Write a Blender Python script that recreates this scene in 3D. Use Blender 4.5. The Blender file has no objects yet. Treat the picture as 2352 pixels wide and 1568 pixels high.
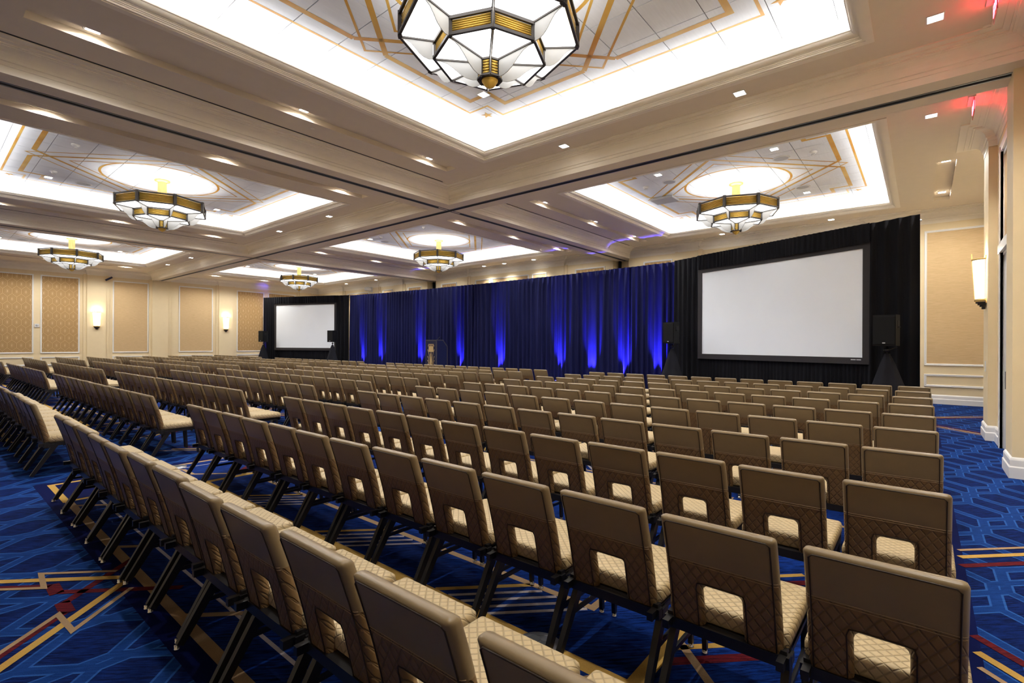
import bpy, bmesh, math, random
from math import sin, cos, pi, radians, sqrt, atan2, hypot
from mathutils import Vector, Matrix

random.seed(11)
sc = bpy.context.scene
COL = sc.collection

# ------------------------------------------------------------------ camera
YAW = radians(39.594)
ROLL = radians(0.236)
CAM_Z = 1.575
cd = bpy.data.cameras.new('camera')
cd.sensor_width = 36.0
cd.lens = 36.0 * 1139.1 / 2352.0
cd.shift_y = 4.87 / 2352.0
cd.clip_start = 0.03
cd.clip_end = 200
cam = bpy.data.objects.new('camera', cd)
COL.objects.link(cam)
cam.matrix_world = (Matrix.Translation((0, 0, CAM_Z)) @ Matrix.Rotation(YAW, 4, 'Z')
                    @ Matrix.Rotation(pi / 2, 4, 'X') @ Matrix.Rotation(ROLL, 4, 'Z'))
sc.camera = cam

# ------------------------------------------------------------------ world / exposure
w = bpy.data.worlds.new('world')
sc.world = w
w.use_nodes = True
w.node_tree.nodes['Background'].inputs[0].default_value = (0, 0, 0, 1)
w.node_tree.nodes['Background'].inputs[1].default_value = 0.0
sc.view_settings.view_transform = 'Standard'
sc.view_settings.look = 'None'
sc.view_settings.exposure = 1.87
sc.view_settings.gamma = 1.0
sc.view_settings.use_curve_mapping = False

# light levels (radiant watts)
P_COVE = 15.0          # one side of one tray
P_SLOT = 95.0          # slot downlight
P_SOFFIT = 105.0        # soffit downlight
P_TRAY = 60.0          # tray downlight
P_UPLIGHT = 1250.0
P_CHUP = 3.2          # lamps inside a chandelier, shining up
E_PANE = 1.1           # chandelier glass
E_SCONCE = 1.6
WARM = (1.0, 0.88, 0.70)
COOL = (0.95, 0.975, 1.0)


# ------------------------------------------------------------------ helpers
def setp(o, label=None, cat=None, group=None, kind=None):
    if label: o['label'] = label
    if cat: o['category'] = cat
    if group: o['group'] = group
    if kind: o['kind'] = kind
    return o


def empty(name, loc=(0, 0, 0), rz=0.0, parent=None):
    o = bpy.data.objects.new(name, None)
    o.empty_display_size = 0.1
    COL.objects.link(o)
    o.location = loc
    o.rotation_euler = (0, 0, rz)
    if parent: o.parent = parent
    return o


def link(name, me, parent=None, loc=(0, 0, 0), rz=0.0):
    o = bpy.data.objects.new(name, me)
    COL.objects.link(o)
    o.location = loc
    o.rotation_euler = (0, 0, rz)
    if parent: o.parent = parent
    return o


def copy_tree(o, parent=None):
    c = o.copy()
    COL.objects.link(c)
    c.parent = parent
    for ch in list(o.children):
        copy_tree(ch, c)
    return c


class MB:
    """collects vertices and faces of one mesh"""
    def __init__(s):
        s.v = []; s.f = []; s.m = []; s.s = []

    def add(s, vs, fs, mat=0, smooth=False):
        n = len(s.v)
        s.v += [tuple(p) for p in vs]
        s.f += [tuple(i + n for i in f) for f in fs]
        s.m += [mat] * len(fs)
        s.s += [smooth] * len(fs)

    def quad(s, a, b, c, d, mat=0):
        s.add([a, b, c, d], [(0, 1, 2, 3)], mat)

    def box(s, x0, x1, y0, y1, z0, z1, mat=0):
        s.add([(x0, y0, z0), (x1, y0, z0), (x1, y1, z0), (x0, y1, z0),
               (x0, y0, z1), (x1, y0, z1), (x1, y1, z1), (x0, y1, z1)],
              [(0, 3, 2, 1), (4, 5, 6, 7), (0, 1, 5, 4), (1, 2, 6, 5), (2, 3, 7, 6), (3, 0, 4, 7)], mat)

    def bar(s, p, q, a, b, up=(0, 0, 1), mat=0, a2=None, b2=None):
        """rectangular bar from p to q: a wide, b deep, may taper"""
        p = Vector(p); q = Vector(q)
        d = (q - p).normalized()
        u = Vector(up)
        if abs(d.dot(u)) > 0.98: u = Vector((0, 1, 0))
        x = d.cross(u).normalized()
        y = x.cross(d).normalized()
        a2 = a if a2 is None else a2
        b2 = b if b2 is None else b2
        vs = []
        for c, aa, bb in ((p, a, b), (q, a2, b2)):
            for sx, sy in ((-1, -1), (1, -1), (1, 1), (-1, 1)):
                vs.append(c + x * sx * aa / 2 + y * sy * bb / 2)
        s.add(vs, [(3, 2, 1, 0), (4, 5, 6, 7), (0, 1, 5, 4), (1, 2, 6, 5), (2, 3, 7, 6), (3, 0, 4, 7)], mat)

    def tube(s, pts, r, n=8, closed=False, mat=0):
        P = [Vector(p) for p in pts]
        k = len(P)
        vs = []
        for i in range(k):
            if closed:
                d = P[(i + 1) % k] - P[i - 1]
            else:
                d = P[min(i + 1, k - 1)] - P[max(i - 1, 0)]
            d.normalize()
            u = Vector((0, 0, 1)) if abs(d.z) < 0.9 else Vector((0, 1, 0))
            x = d.cross(u).normalized()
            y = x.cross(d).normalized()
            rr = r[i] if isinstance(r, (list, tuple)) else r
            for j in range(n):
                a = 2 * pi * j / n
                vs.append(P[i] + x * cos(a) * rr + y * sin(a) * rr)
        fs = []
        for i in range(k if closed else k - 1):
            for j in range(n):
                a = i * n + j; b = i * n + (j + 1) % n
                c = ((i + 1) % k) * n + (j + 1) % n; d = ((i + 1) % k) * n + j
                fs.append((a, b, c, d))
        if not closed:
            fs.append(tuple(range(n - 1, -1, -1)))
            fs.append(tuple((k - 1) * n + j for j in range(n)))
        s.add(vs, fs, mat, True)

    def lathe(s, prof, n=24, c=(0, 0, 0), mat=0, smooth=True, a0=0.0, a1=2 * pi, flute=0.0):
        full = abs(a1 - a0 - 2 * pi) < 1e-6
        m = n if full else n + 1
        vs = []
        for r, z in prof:
            for j in range(m):
                a = a0 + (a1 - a0) * j / n
                rr = r * (1 - flute * (j % 2))
                vs.append((c[0] + rr * cos(a), c[1] + rr * sin(a), c[2] + z))
        fs = []
        for i in range(len(prof) - 1):
            for j in range(n):
                j2 = (j + 1) % m
                fs.append((i * m + j, i * m + j2, (i + 1) * m + j2, (i + 1) * m + j))
        s.add(vs, fs, mat, smooth)

    def prism(s, poly, z0, z1, mat=0):
        n = len(poly)
        vs = [(x, y, z0) for x, y in poly] + [(x, y, z1) for x, y in poly]
        fs = [tuple(range(n - 1, -1, -1)), tuple(range(n, 2 * n))]
        fs += [(i, (i + 1) % n, n + (i + 1) % n, n + i) for i in range(n)]
        s.add(vs, fs, mat)

    def strip(s, pts, wd, z, closed=False, mat=0):
        """flat mitred ribbon in a horizontal plane (faces both ways)"""
        P = [Vector((p[0], p[1])) for p in pts]
        k = len(P)
        L = []; R = []
        for i in range(k):
            if closed:
                a = P[i] - P[i - 1]; b = P[(i + 1) % k] - P[i]
            else:
                a = P[i] - P[i - 1] if i else P[1] - P[0]
                b = P[i + 1] - P[i] if i < k - 1 else a
            a = a.normalized(); b = b.normalized()
            na = Vector((-a.y, a.x)); nb = Vector((-b.y, b.x))
            mt = na + nb
            if mt.length < 1e-4: mt = na
            mt = mt.normalized()
            sc_ = 1.0 / max(0.35, mt.dot(na))
            L.append(P[i] + mt * sc_ * wd / 2); R.append(P[i] - mt * sc_ * wd / 2)
        n0 = len(s.v)
        for a, b in zip(L, R):
            s.v += [(a.x, a.y, z), (b.x, b.y, z)]
        for i in range(k if closed else k - 1):
            j = (i + 1) % k
            s.f.append((n0 + 2 * i, n0 + 2 * i + 1, n0 + 2 * j + 1, n0 + 2 * j))
            s.m.append(mat); s.s.append(False)

    def sweep(s, path, prof, closed=True, mat=0):
        """mitred sweep along an axis-aligned horizontal path; prof = [(inward, z)], room on the left of the path"""
        k = len(path)
        nr = []
        for i in range(k if closed else k - 1):
            a = Vector(path[i]); b = Vector(path[(i + 1) % k])
            d = (b - a).normalized()
            nr.append(Vector((-d.y, d.x)))
        rows = []
        for i in range(k):
            if closed:
                m = nr[i - 1] + nr[i]
                if (nr[i - 1] - nr[i]).length < 1e-4: m = nr[i]
            else:
                if i == 0: m = nr[0]
                elif i == k - 1: m = nr[-1]
                else:
                    m = nr[i - 1] + nr[i]
                    if (nr[i - 1] - nr[i]).length < 1e-4: m = nr[i]
            rows.append([(path[i][0] + m.x * n, path[i][1] + m.y * n, z) for n, z in prof])
        q = len(prof)
        vs = [p for r in rows for p in r]
        fs = []
        for i in range(k if closed else k - 1):
            j = (i + 1) % k
            for t in range(q - 1):
                fs.append((i * q + t, j * q + t, j * q + t + 1, i * q + t + 1))
        s.add(vs, fs, mat)

    def mesh(s, name, mats):
        me = bpy.data.meshes.new(name)
        me.from_pydata(s.v, [], s.f)
        for m in (mats if isinstance(mats, (list, tuple)) else [mats]):
            me.materials.append(m)
        me.polygons.foreach_set('material_index', s.m)
        me.polygons.foreach_set('use_smooth', s.s)
        me.update()
        return me

    def build(s, name, mats, parent=None, loc=(0, 0, 0), rz=0.0):
        return link(name, s.mesh(name, mats), parent, loc, rz)


def rbox(x0, x1, y0, y1, z0, z1, r=0.01, seg=2):
    """bevelled box as vertex / face lists"""
    bm = bmesh.new()
    bmesh.ops.create_cube(bm, size=1.0)
    for v in bm.verts:
        v.co = Vector(((x0 + x1) / 2 + v.co.x * (x1 - x0), (y0 + y1) / 2 + v.co.y * (y1 - y0), (z0 + z1) / 2 + v.co.z * (z1 - z0)))
    bmesh.ops.bevel(bm, geom=bm.edges[:], offset=r, segments=seg, affect='EDGES', profile=0.5)
    bm.verts.index_update()
    vs = [tuple(v.co) for v in bm.verts]
    fs = [tuple(v.index for v in f.verts) for f in bm.faces]
    bm.free()
    return vs, fs


# ------------------------------------------------------------------ material helpers
class NT:
    def __init__(s, name):
        s.mat = bpy.data.materials.new(name)
        s.mat.use_nodes = True
        s.t = s.mat.node_tree
        s.b = s.t.nodes['Principled BSDF']

    def node(s, kind, **kw):
        n = s.t.nodes.new(kind)
        for k, v in kw.items(): setattr(n, k, v)
        return n

    def sock(s, inp, v):
        if isinstance(v, bpy.types.NodeSocket): s.t.links.new(v, inp)
        else: inp.default_value = v

    def m(s, op, a, b=None, c=None):
        n = s.node('ShaderNodeMath', operation=op)
        s.sock(n.inputs[0], a)
        if b is not None: s.sock(n.inputs[1], b)
        if c is not None: s.sock(n.inputs[2], c)
        return n.outputs[0]

    def pos(s, kind='world'):
        if kind == 'world':
            o = s.node('ShaderNodeNewGeometry').outputs['Position']
        else:
            o = s.node('ShaderNodeTexCoord').outputs['Object']
        sp = s.node('ShaderNodeSeparateXYZ')
        s.t.links.new(o, sp.inputs[0])
        return o, sp.outputs[0], sp.outputs[1], sp.outputs[2]

    def mix(s, f, a, b):
        n = s.node('ShaderNodeMix', data_type='RGBA')
        s.sock(n.inputs[0], f)
        s.sock(n.inputs[6], a if isinstance(a, bpy.types.NodeSocket) else tuple(a) + (1,))
        s.sock(n.inputs[7], b if isinstance(b, bpy.types.NodeSocket) else tuple(b) + (1,))
        return n.outputs[2]

    def noise(s, vec, scale, detail=3.0, rough=0.5):
        n = s.node('ShaderNodeTexNoise')
        n.inputs['Scale'].default_value = scale
        n.inputs['Detail'].default_value = detail
        n.inputs['Roughness'].default_value = rough
        if vec is not None: s.t.links.new(vec, n.inputs['Vector'])
        return n.outputs['Fac']

    def scale(s, vec, k):
        n = s.node('ShaderNodeVectorMath', operation='MULTIPLY')
        s.t.links.new(vec, n.inputs[0])
        n.inputs[1].default_value = k
        return n.outputs[0]

    def ramp(s, f, a, b):
        n = s.node('ShaderNodeMapRange')
        n.clamp = True
        s.sock(n.inputs[0], f)
        n.inputs[1].default_value = a
        n.inputs[2].default_value = b
        return n.outputs[0]

    def hexd(s, x, y, a, b, ox=0.0, oy=0.0):
        """distance to the nearest edge of an elongated-hexagon tiling (width a, straight side b along y)"""
        v = b + a / 2
        res = []
        for sx, sy in ((0, 0), (a / 2, v)):
            xx = s.m('SUBTRACT', s.m('WRAP', s.m('ADD', x, ox + sx), a / 2, -a / 2), 0.0)
            yy = s.m('WRAP', s.m('ADD', y, oy + sy), v, -v)
            ax = s.m('ABSOLUTE', xx); ay = s.m('ABSOLUTE', yy)
            d1 = s.m('SUBTRACT', a / 2, ax)
            d2 = s.m('MULTIPLY', s.m('SUBTRACT', s.m('SUBTRACT', (a + b) / 2, ax), ay), 0.7071)
            res.append(s.m('MINIMUM', d1, d2))
        return s.m('MAXIMUM', res[0], res[1])

    def bump(s, h, strength=0.3, dist=0.002):
        n = s.node('ShaderNodeBump')
        n.inputs['Strength'].default_value = strength
        n.inputs['Distance'].default_value = dist
        s.t.links.new(h, n.inputs['Height'])
        s.t.links.new(n.outputs[0], s.b.inputs['Normal'])

    def set(s, color=None, rough=None, metal=None, spec=None, emit=None, estr=None, sheen=None):
        if color is not None:
            s.sock(s.b.inputs['Base Color'], color if isinstance(color, bpy.types.NodeSocket) else tuple(color) + (1,))
        if rough is not None: s.sock(s.b.inputs['Roughness'], rough)
        if metal is not None: s.b.inputs['Metallic'].default_value = metal
        if spec is not None: s.b.inputs['Specular IOR Level'].default_value = spec
        if emit is not None: s.b.inputs['Emission Color'].default_value = tuple(emit) + (1,)
        if estr is not None: s.b.inputs['Emission Strength'].default_value = estr
        if sheen is not None: s.b.inputs['Sheen Weight'].default_value = sheen
        return s.mat


def flat(name, color, rough=0.6, metal=0.0, spec=0.3, emit=None, estr=0.0, grain=0.06, gscale=25.0):
    t = NT(name)
    if grain:
        o, x, y, z = t.pos('object')
        n = t.noise(o, gscale, 4)
        c = t.mix(n, [v * (1 - grain) for v in color], [min(1, v * (1 + grain)) for v in color])
    else:
        c = color
    return t.set(c, rough, metal, spec, emit, estr if emit else None)


# ------------------------------------------------------------------ materials
def mat_carpet():
    t = NT('carpet')
    o, x, y, z = t.pos('world')
    d1 = t.hexd(x, y, 0.50, 0.40, 0.14, 0.2)
    d2 = t.hexd(x, y, 0.50, 0.40, 0.14 + 0.185, 0.2 + 0.33)
    d = t.m('MINIMUM', d1, d2)
    band = t.m('LESS_THAN', d, 0.036)
    edge = t.m('LESS_THAN', t.m('ABSOLUTE', t.m('SUBTRACT', d, 0.034)), 0.006)
    cv = t.node('ShaderNodeCombineXYZ')
    t.t.links.new(t.m('MULTIPLY', t.m('ADD', x, y), 6.0), cv.inputs[0])
    t.t.links.new(t.m('MULTIPLY', t.m('SUBTRACT', x, y), 52.0), cv.inputs[1])
    streak = t.noise(cv.outputs[0], 1.0, 4, 0.65)
    fine = t.noise(o, 260.0, 2)
    st = t.ramp(streak, 0.36, 0.62)
    base = t.mix(st, (0.0010, 0.0042, 0.038), (0.0038, 0.023, 0.155))
    bcol = t.mix(st, (0.0055, 0.033, 0.175), (0.009, 0.054, 0.245))
    ecol = t.mix(st, (0.019, 0.088, 0.33), (0.029, 0.120, 0.40))
    c = t.mix(band, base, bcol)
    c = t.mix(edge, c, ecol)
    c2 = t.mix(t.ramp(fine, 0.2, 0.8), c, t.mix(0.45, c, (0.0, 0.0, 0.0)))
    t.bump(fine, 0.35, 0.004)
    return t.set(c2, 0.95, 0, 0.08)


def mat_yarn(name, col, streaky=0.0, dark=None):
    t = NT(name)
    o, x, y, z = t.pos('world')
    fine = t.noise(o, 260.0, 2)
    c = t.mix(t.ramp(fine, 0.2, 0.8), [v * 0.78 for v in col], [min(1, v * 1.12) for v in col])
    if streaky:
        cv = t.node('ShaderNodeCombineXYZ')
        t.t.links.new(t.m('MULTIPLY', t.m('ADD', x, y), 6.0), cv.inputs[0])
        t.t.links.new(t.m('MULTIPLY', t.m('SUBTRACT', x, y), 52.0), cv.inputs[1])
        st = t.noise(cv.outputs[0], 1.0, 4, 0.65)
        c = t.mix(t.ramp(st, 0.38, 0.6), dark, c)
    t.bump(fine, 0.35, 0.004)
    return t.set(c, 0.95, 0, 0.08)


def mat_leather(name, col, quilt=False, rough=0.5):
    t = NT(name)
    o, x, y, z = t.pos('object')
    g = t.noise(o, 140.0, 4)
    big = t.noise(o, 9.0, 3)
    c = t.mix(big, [v * 0.88 for v in col], [min(1, v * 1.1) for v in col])
    if quilt:
        # diamond stitching: u along the width, v along height + depth
        v = t.m('ADD', z, y)
        p = t.m('MULTIPLY', x, 1.0)
        k = 0.0235
        a = t.m('PINGPONG', t.m('ADD', t.m('ADD', p, v), 5.0), k / 1.0)
        b = t.m('PINGPONG', t.m('ADD', t.m('SUBTRACT', p, v), 5.0), k / 1.0)
        ha = t.ramp(a, 0.0, k * 0.28)
        hb = t.ramp(b, 0.0, k * 0.28)
        h = t.m('MINIMUM', ha, hb)
        c = t.mix(h, [v_ * 0.72 for v_ in col], c)
        hh = t.m('ADD', h, t.m('MULTIPLY', g, 0.12))
        t.bump(hh, 0.75, 0.004)
    else:
        t.bump(g, 0.12, 0.001)
    return t.set(c, rough, 0, 0.35)


def mat_wallpaper():
    t = NT('patterned_wall_fabric')
    o, x, y, z = t.pos('world')
    h = t.m('ADD', x, y)
    d = t.hexd(h, z, 0.30, 0.20, 0.03, 0.0)
    ln = t.m('LESS_THAN', t.m('PINGPONG', t.m('ADD', d, 0.006), 0.021), 0.0065)
    inner = t.m('GREATER_THAN', d, 0.108)
    n = t.noise(t.scale(o, (40, 40, 300)), 1.0, 3)
    c = t.mix(n, (0.46, 0.295, 0.135), (0.55, 0.36, 0.175))
    c = t.mix(inner, c, (0.60, 0.41, 0.22))
    c = t.mix(ln, c, (0.285, 0.165, 0.05))
    return t.set(c, 0.75, 0, 0.2)


def mat_grass():
    t = NT('plain_wall_fabric')
    o, x, y, z = t.pos('world')
    n = t.noise(t.scale(o, (6, 6, 110)), 1.0, 4, 0.6)
    c = t.mix(t.ramp(n, 0.3, 0.7), (0.56, 0.395, 0.205), (0.68, 0.49, 0.275))
    t.bump(n, 0.12, 0.002)
    return t.set(c, 0.75, 0, 0.2)


def mat_paint(name, col, rough=0.6):
    t = NT(name)
    o, x, y, z = t.pos('world')
    n = t.noise(o, 6.0, 4)
    n2 = t.noise(t.scale(o, (30, 30, 160)), 1.0, 3)
    c = t.mix(n, [v * 0.96 for v in col], [min(1, v * 1.03) for v in col])
    t.bump(n2, 0.04, 0.001)
    return t.set(c, rough, 0, 0.3)


def mat_drape(name, col):
    t = NT(name)
    o, x, y, z = t.pos('world')
    n = t.noise(o, 90.0, 3)
    n2 = t.noise(t.scale(o, (5, 5, 0.6)), 1.0, 3)
    c = t.mix(t.ramp(n2, 0.3, 0.7), [v * 0.75 for v in col], [v * 1.2 for v in col])
    t.bump(n, 0.25, 0.003)
    return t.set(c, 0.85, 0, 0.12)


def mat_gold_paint():
    t = NT('gold_paint')
    o, x, y, z = t.pos('world')
    n = t.noise(t.scale(o, (1.4, 1.4, 1)), 1.0, 3)
    c = t.mix(t.ramp(n, 0.35, 0.65), (0.56, 0.25, 0.025), (0.72, 0.45, 0.10))
    return t.set(c, 0.5, 0, 0.3)


def mat_panel():
    t = NT('ceiling_panel_white')
    o, x, y, z = t.pos('world')
    n = t.noise(o, 3.0, 4)
    n2 = t.noise(t.scale(o, (50, 4, 1)), 1.0, 3)
    f = t.m('MULTIPLY', n, n2)
    c = t.mix(t.ramp(f, 0.15, 0.4), (0.80, 0.815, 0.845), (0.85, 0.865, 0.895))
    return t.set(c, 0.7, 0, 0.2)


def mat_emit(name, col, strength, body=(0.8, 0.8, 0.8)):
    t = NT(name)
    return t.set(body, 0.4, 0, 0.3, col, strength)


def mat_screen():
    t = NT('screen_white')
    o, x, y, z = t.pos('object')
    n = t.noise(o, 1.2, 3)
    c = t.mix(n, (0.79, 0.83, 0.86), (0.84, 0.88, 0.91))
    return t.set(c, 0.8, 0, 0.15)


M = {}
M['carpet'] = mat_carpet()
M['navy'] = mat_yarn('navy_yarn', (0.0016, 0.0050, 0.055))
M['speckle'] = mat_yarn('speckled_blue_yarn', (0.005, 0.034, 0.215), 1.0, (0.0012, 0.005, 0.045))
M['tan'] = mat_yarn('tan_yarn', (0.36, 0.235, 0.13))
M['gold'] = mat_yarn('gold_yarn', (0.50, 0.30, 0.075))
M['pale'] = mat_yarn('pale_yarn', (0.44, 0.38, 0.38))
M['red'] = mat_yarn('red_yarn', (0.13, 0.010, 0.014), 1.0, (0.05, 0.006, 0.012))
M['leather'] = mat_leather('tan_leather_shaded', (0.222, 0.157, 0.082), False, 0.34)  # shade on the chair backs is put into this darkened leather colour
M['quilt'] = mat_leather('quilted_leather_shaded', (0.185, 0.108, 0.044), True, 0.4)  # lower back likewise darkened, its shade held in the colour
M['seat'] = mat_leather('quilted_seat_leather', (0.46, 0.345, 0.185), True, 0.5)
M['piping'] = flat('dark_piping', (0.030, 0.018, 0.010), 0.5)
M['stitch'] = flat('pale_stitching', (0.42, 0.30, 0.18), 0.7)
M['black'] = flat('black_steel', (0.012, 0.011, 0.011), 0.35, 0.0, 0.5)
M['chrome'] = flat('chrome', (0.75, 0.75, 0.75), 0.15, 1.0, 0.5)
M['soffit'] = mat_paint('ceiling_paint_shaded', (0.76, 0.665, 0.535), 0.7)  # same paint as the mouldings, shade under the ceiling put into the tone
M['crown'] = mat_paint('ceiling_paint_lit', (0.86, 0.785, 0.665), 0.5)  # lighter copy of the soffit's paint, light on the mouldings painted in
M['wall'] = mat_paint('wall_paint', (0.80, 0.66, 0.42), 0.6)
M['white'] = mat_paint('white_trim', (0.80, 0.785, 0.76), 0.45)
M['cove'] = mat_paint('cove_white', (0.82, 0.81, 0.80), 0.6)
M['panel'] = mat_panel()
M['joint'] = flat('dark_joint', (0.05, 0.04, 0.035), 0.9)
M['goldp'] = mat_gold_paint()
M['slot'] = flat('black_slot', (0.006, 0.006, 0.007), 0.6)
M['track'] = flat('grey_track', (0.16, 0.17, 0.185), 0.4, 0.6)
M['paper'] = mat_wallpaper()
M['grass'] = mat_grass()
M['bronze'] = flat('dark_bronze', (0.075, 0.068, 0.064), 0.4, 0.6)
M['brass'] = flat('brass', (0.80, 0.53, 0.11), 0.32, 0.45)
M['brassp'] = flat('brass_soft', (0.80, 0.58, 0.22), 0.4, 0.6)
M['pane'] = mat_emit('lit_glass', (0.99, 0.98, 0.97), E_PANE)
M['fin'] = mat_emit('ribbed_glass', (1.0, 0.975, 0.95), 0.0, (0.50, 0.50, 0.49))
M['sconce'] = mat_emit('sconce_glass', (1.0, 0.90, 0.72), E_SCONCE)
M['lamp'] = mat_emit('downlight_lens', (1.0, 0.96, 0.90), 10.0)
M['drape'] = mat_drape('navy_drape', (0.011, 0.013, 0.062))
M['bdrape'] = mat_drape('black_drape', (0.0075, 0.0075, 0.0095))
M['screen'] = mat_screen()
M['frame'] = flat('screen_frame_black', (0.030, 0.027, 0.028), 0.7)
M['spk'] = flat('speaker_black', (0.0045, 0.0045, 0.005), 0.6, 0, 0.2)
M['grille'] = flat('speaker_grille', (0.006, 0.006, 0.0065), 0.7, 0, 0.2)
M['skirt'] = mat_drape('stand_skirt', (0.012, 0.012, 0.016))
M['lectern'] = flat('lectern_navy', (0.008, 0.011, 0.045), 0.45)
M['ledge'] = flat('lectern_edge', (0.055, 0.05, 0.06), 0.5)
M['emblem'] = flat('emblem_gold', (0.55, 0.40, 0.20), 0.4, 0.4)
M['exit'] = mat_emit('exit_red', (1.0, 0.03, 0.05), 9.0, (0.5, 0.02, 0.02))
M['acrylic'] = flat('sign_acrylic', (0.62, 0.10, 0.12), 0.15)
M['plastic'] = flat('white_plastic', (0.74, 0.73, 0.71), 0.4)
M['grey'] = flat('grey_mesh', (0.46, 0.46, 0.47), 0.6)
M['steel'] = flat('brushed_steel', (0.36, 0.37, 0.40), 0.35, 0.8)
M['uplens'] = mat_emit('uplight_lens', (0.10, 0.08, 1.0), 6.0)
M['text'] = flat('pale_print', (0.55, 0.55, 0.55), 0.6)
M['doorw'] = mat_paint('door_white', (0.72, 0.70, 0.68), 0.4)

# ------------------------------------------------------------------ room numbers (metres)
ZB, ZS, ZT = 4.87, 5.20, 5.62        # beam underside, soffit, tray ceiling
XL, YF, YR = -31.7, 17.6, -4.0       # left wall, front wall, rear wall
BX = [-3.62, -14.68, -25.74]         # bay centres
BY = [3.98, 13.20]
BEAMX = [-9.06, -20.12]
BEAMY = 8.50
BH = 0.36                            # half width of a beam
PIL = 0.11                           # pilaster depth
BAYNAME = {(0, 0): 'the nearest chandelier', (1, 0): 'the chandelier before the right screen',
           (0, 1): 'the big chandelier at left', (1, 1): 'the chandelier before the blue drape',
           (0, 2): 'the far left chandelier', (1, 2): 'the chandelier before the left screen'}

# ------------------------------------------------------------------ floor
mb = MB()
mb.quad((XL - 0.3, YR - 0.2, 0), (2.4, YR - 0.2, 0), (2.4, YF + 0.8, 0), (XL - 0.3, YF + 0.8, 0))
floor = setp(mb.build('floor', M['carpet']), 'blue patterned carpet with gold and tan lines', None, None, 'structure')

# woven motif of the carpet: one field per bay, its lines inlaid flat
HX, HY_ = 3.86, 3.14
layers = {k: MB() for k in ('navy', 'speckle', 'tan', 'gold', 'pale', 'red')}


def rect(cx, cy, hx, hy):
    return [(cx - hx, cy - hy), (cx + hx, cy - hy), (cx + hx, cy + hy), (cx - hx, cy + hy)]


def fill(mbk, cx, cy, hx, hy, z):
    p = rect(cx, cy, hx, hy)
    mbk.add([(a, b, z) for a, b in p], [(0, 1, 2, 3)])


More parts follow.
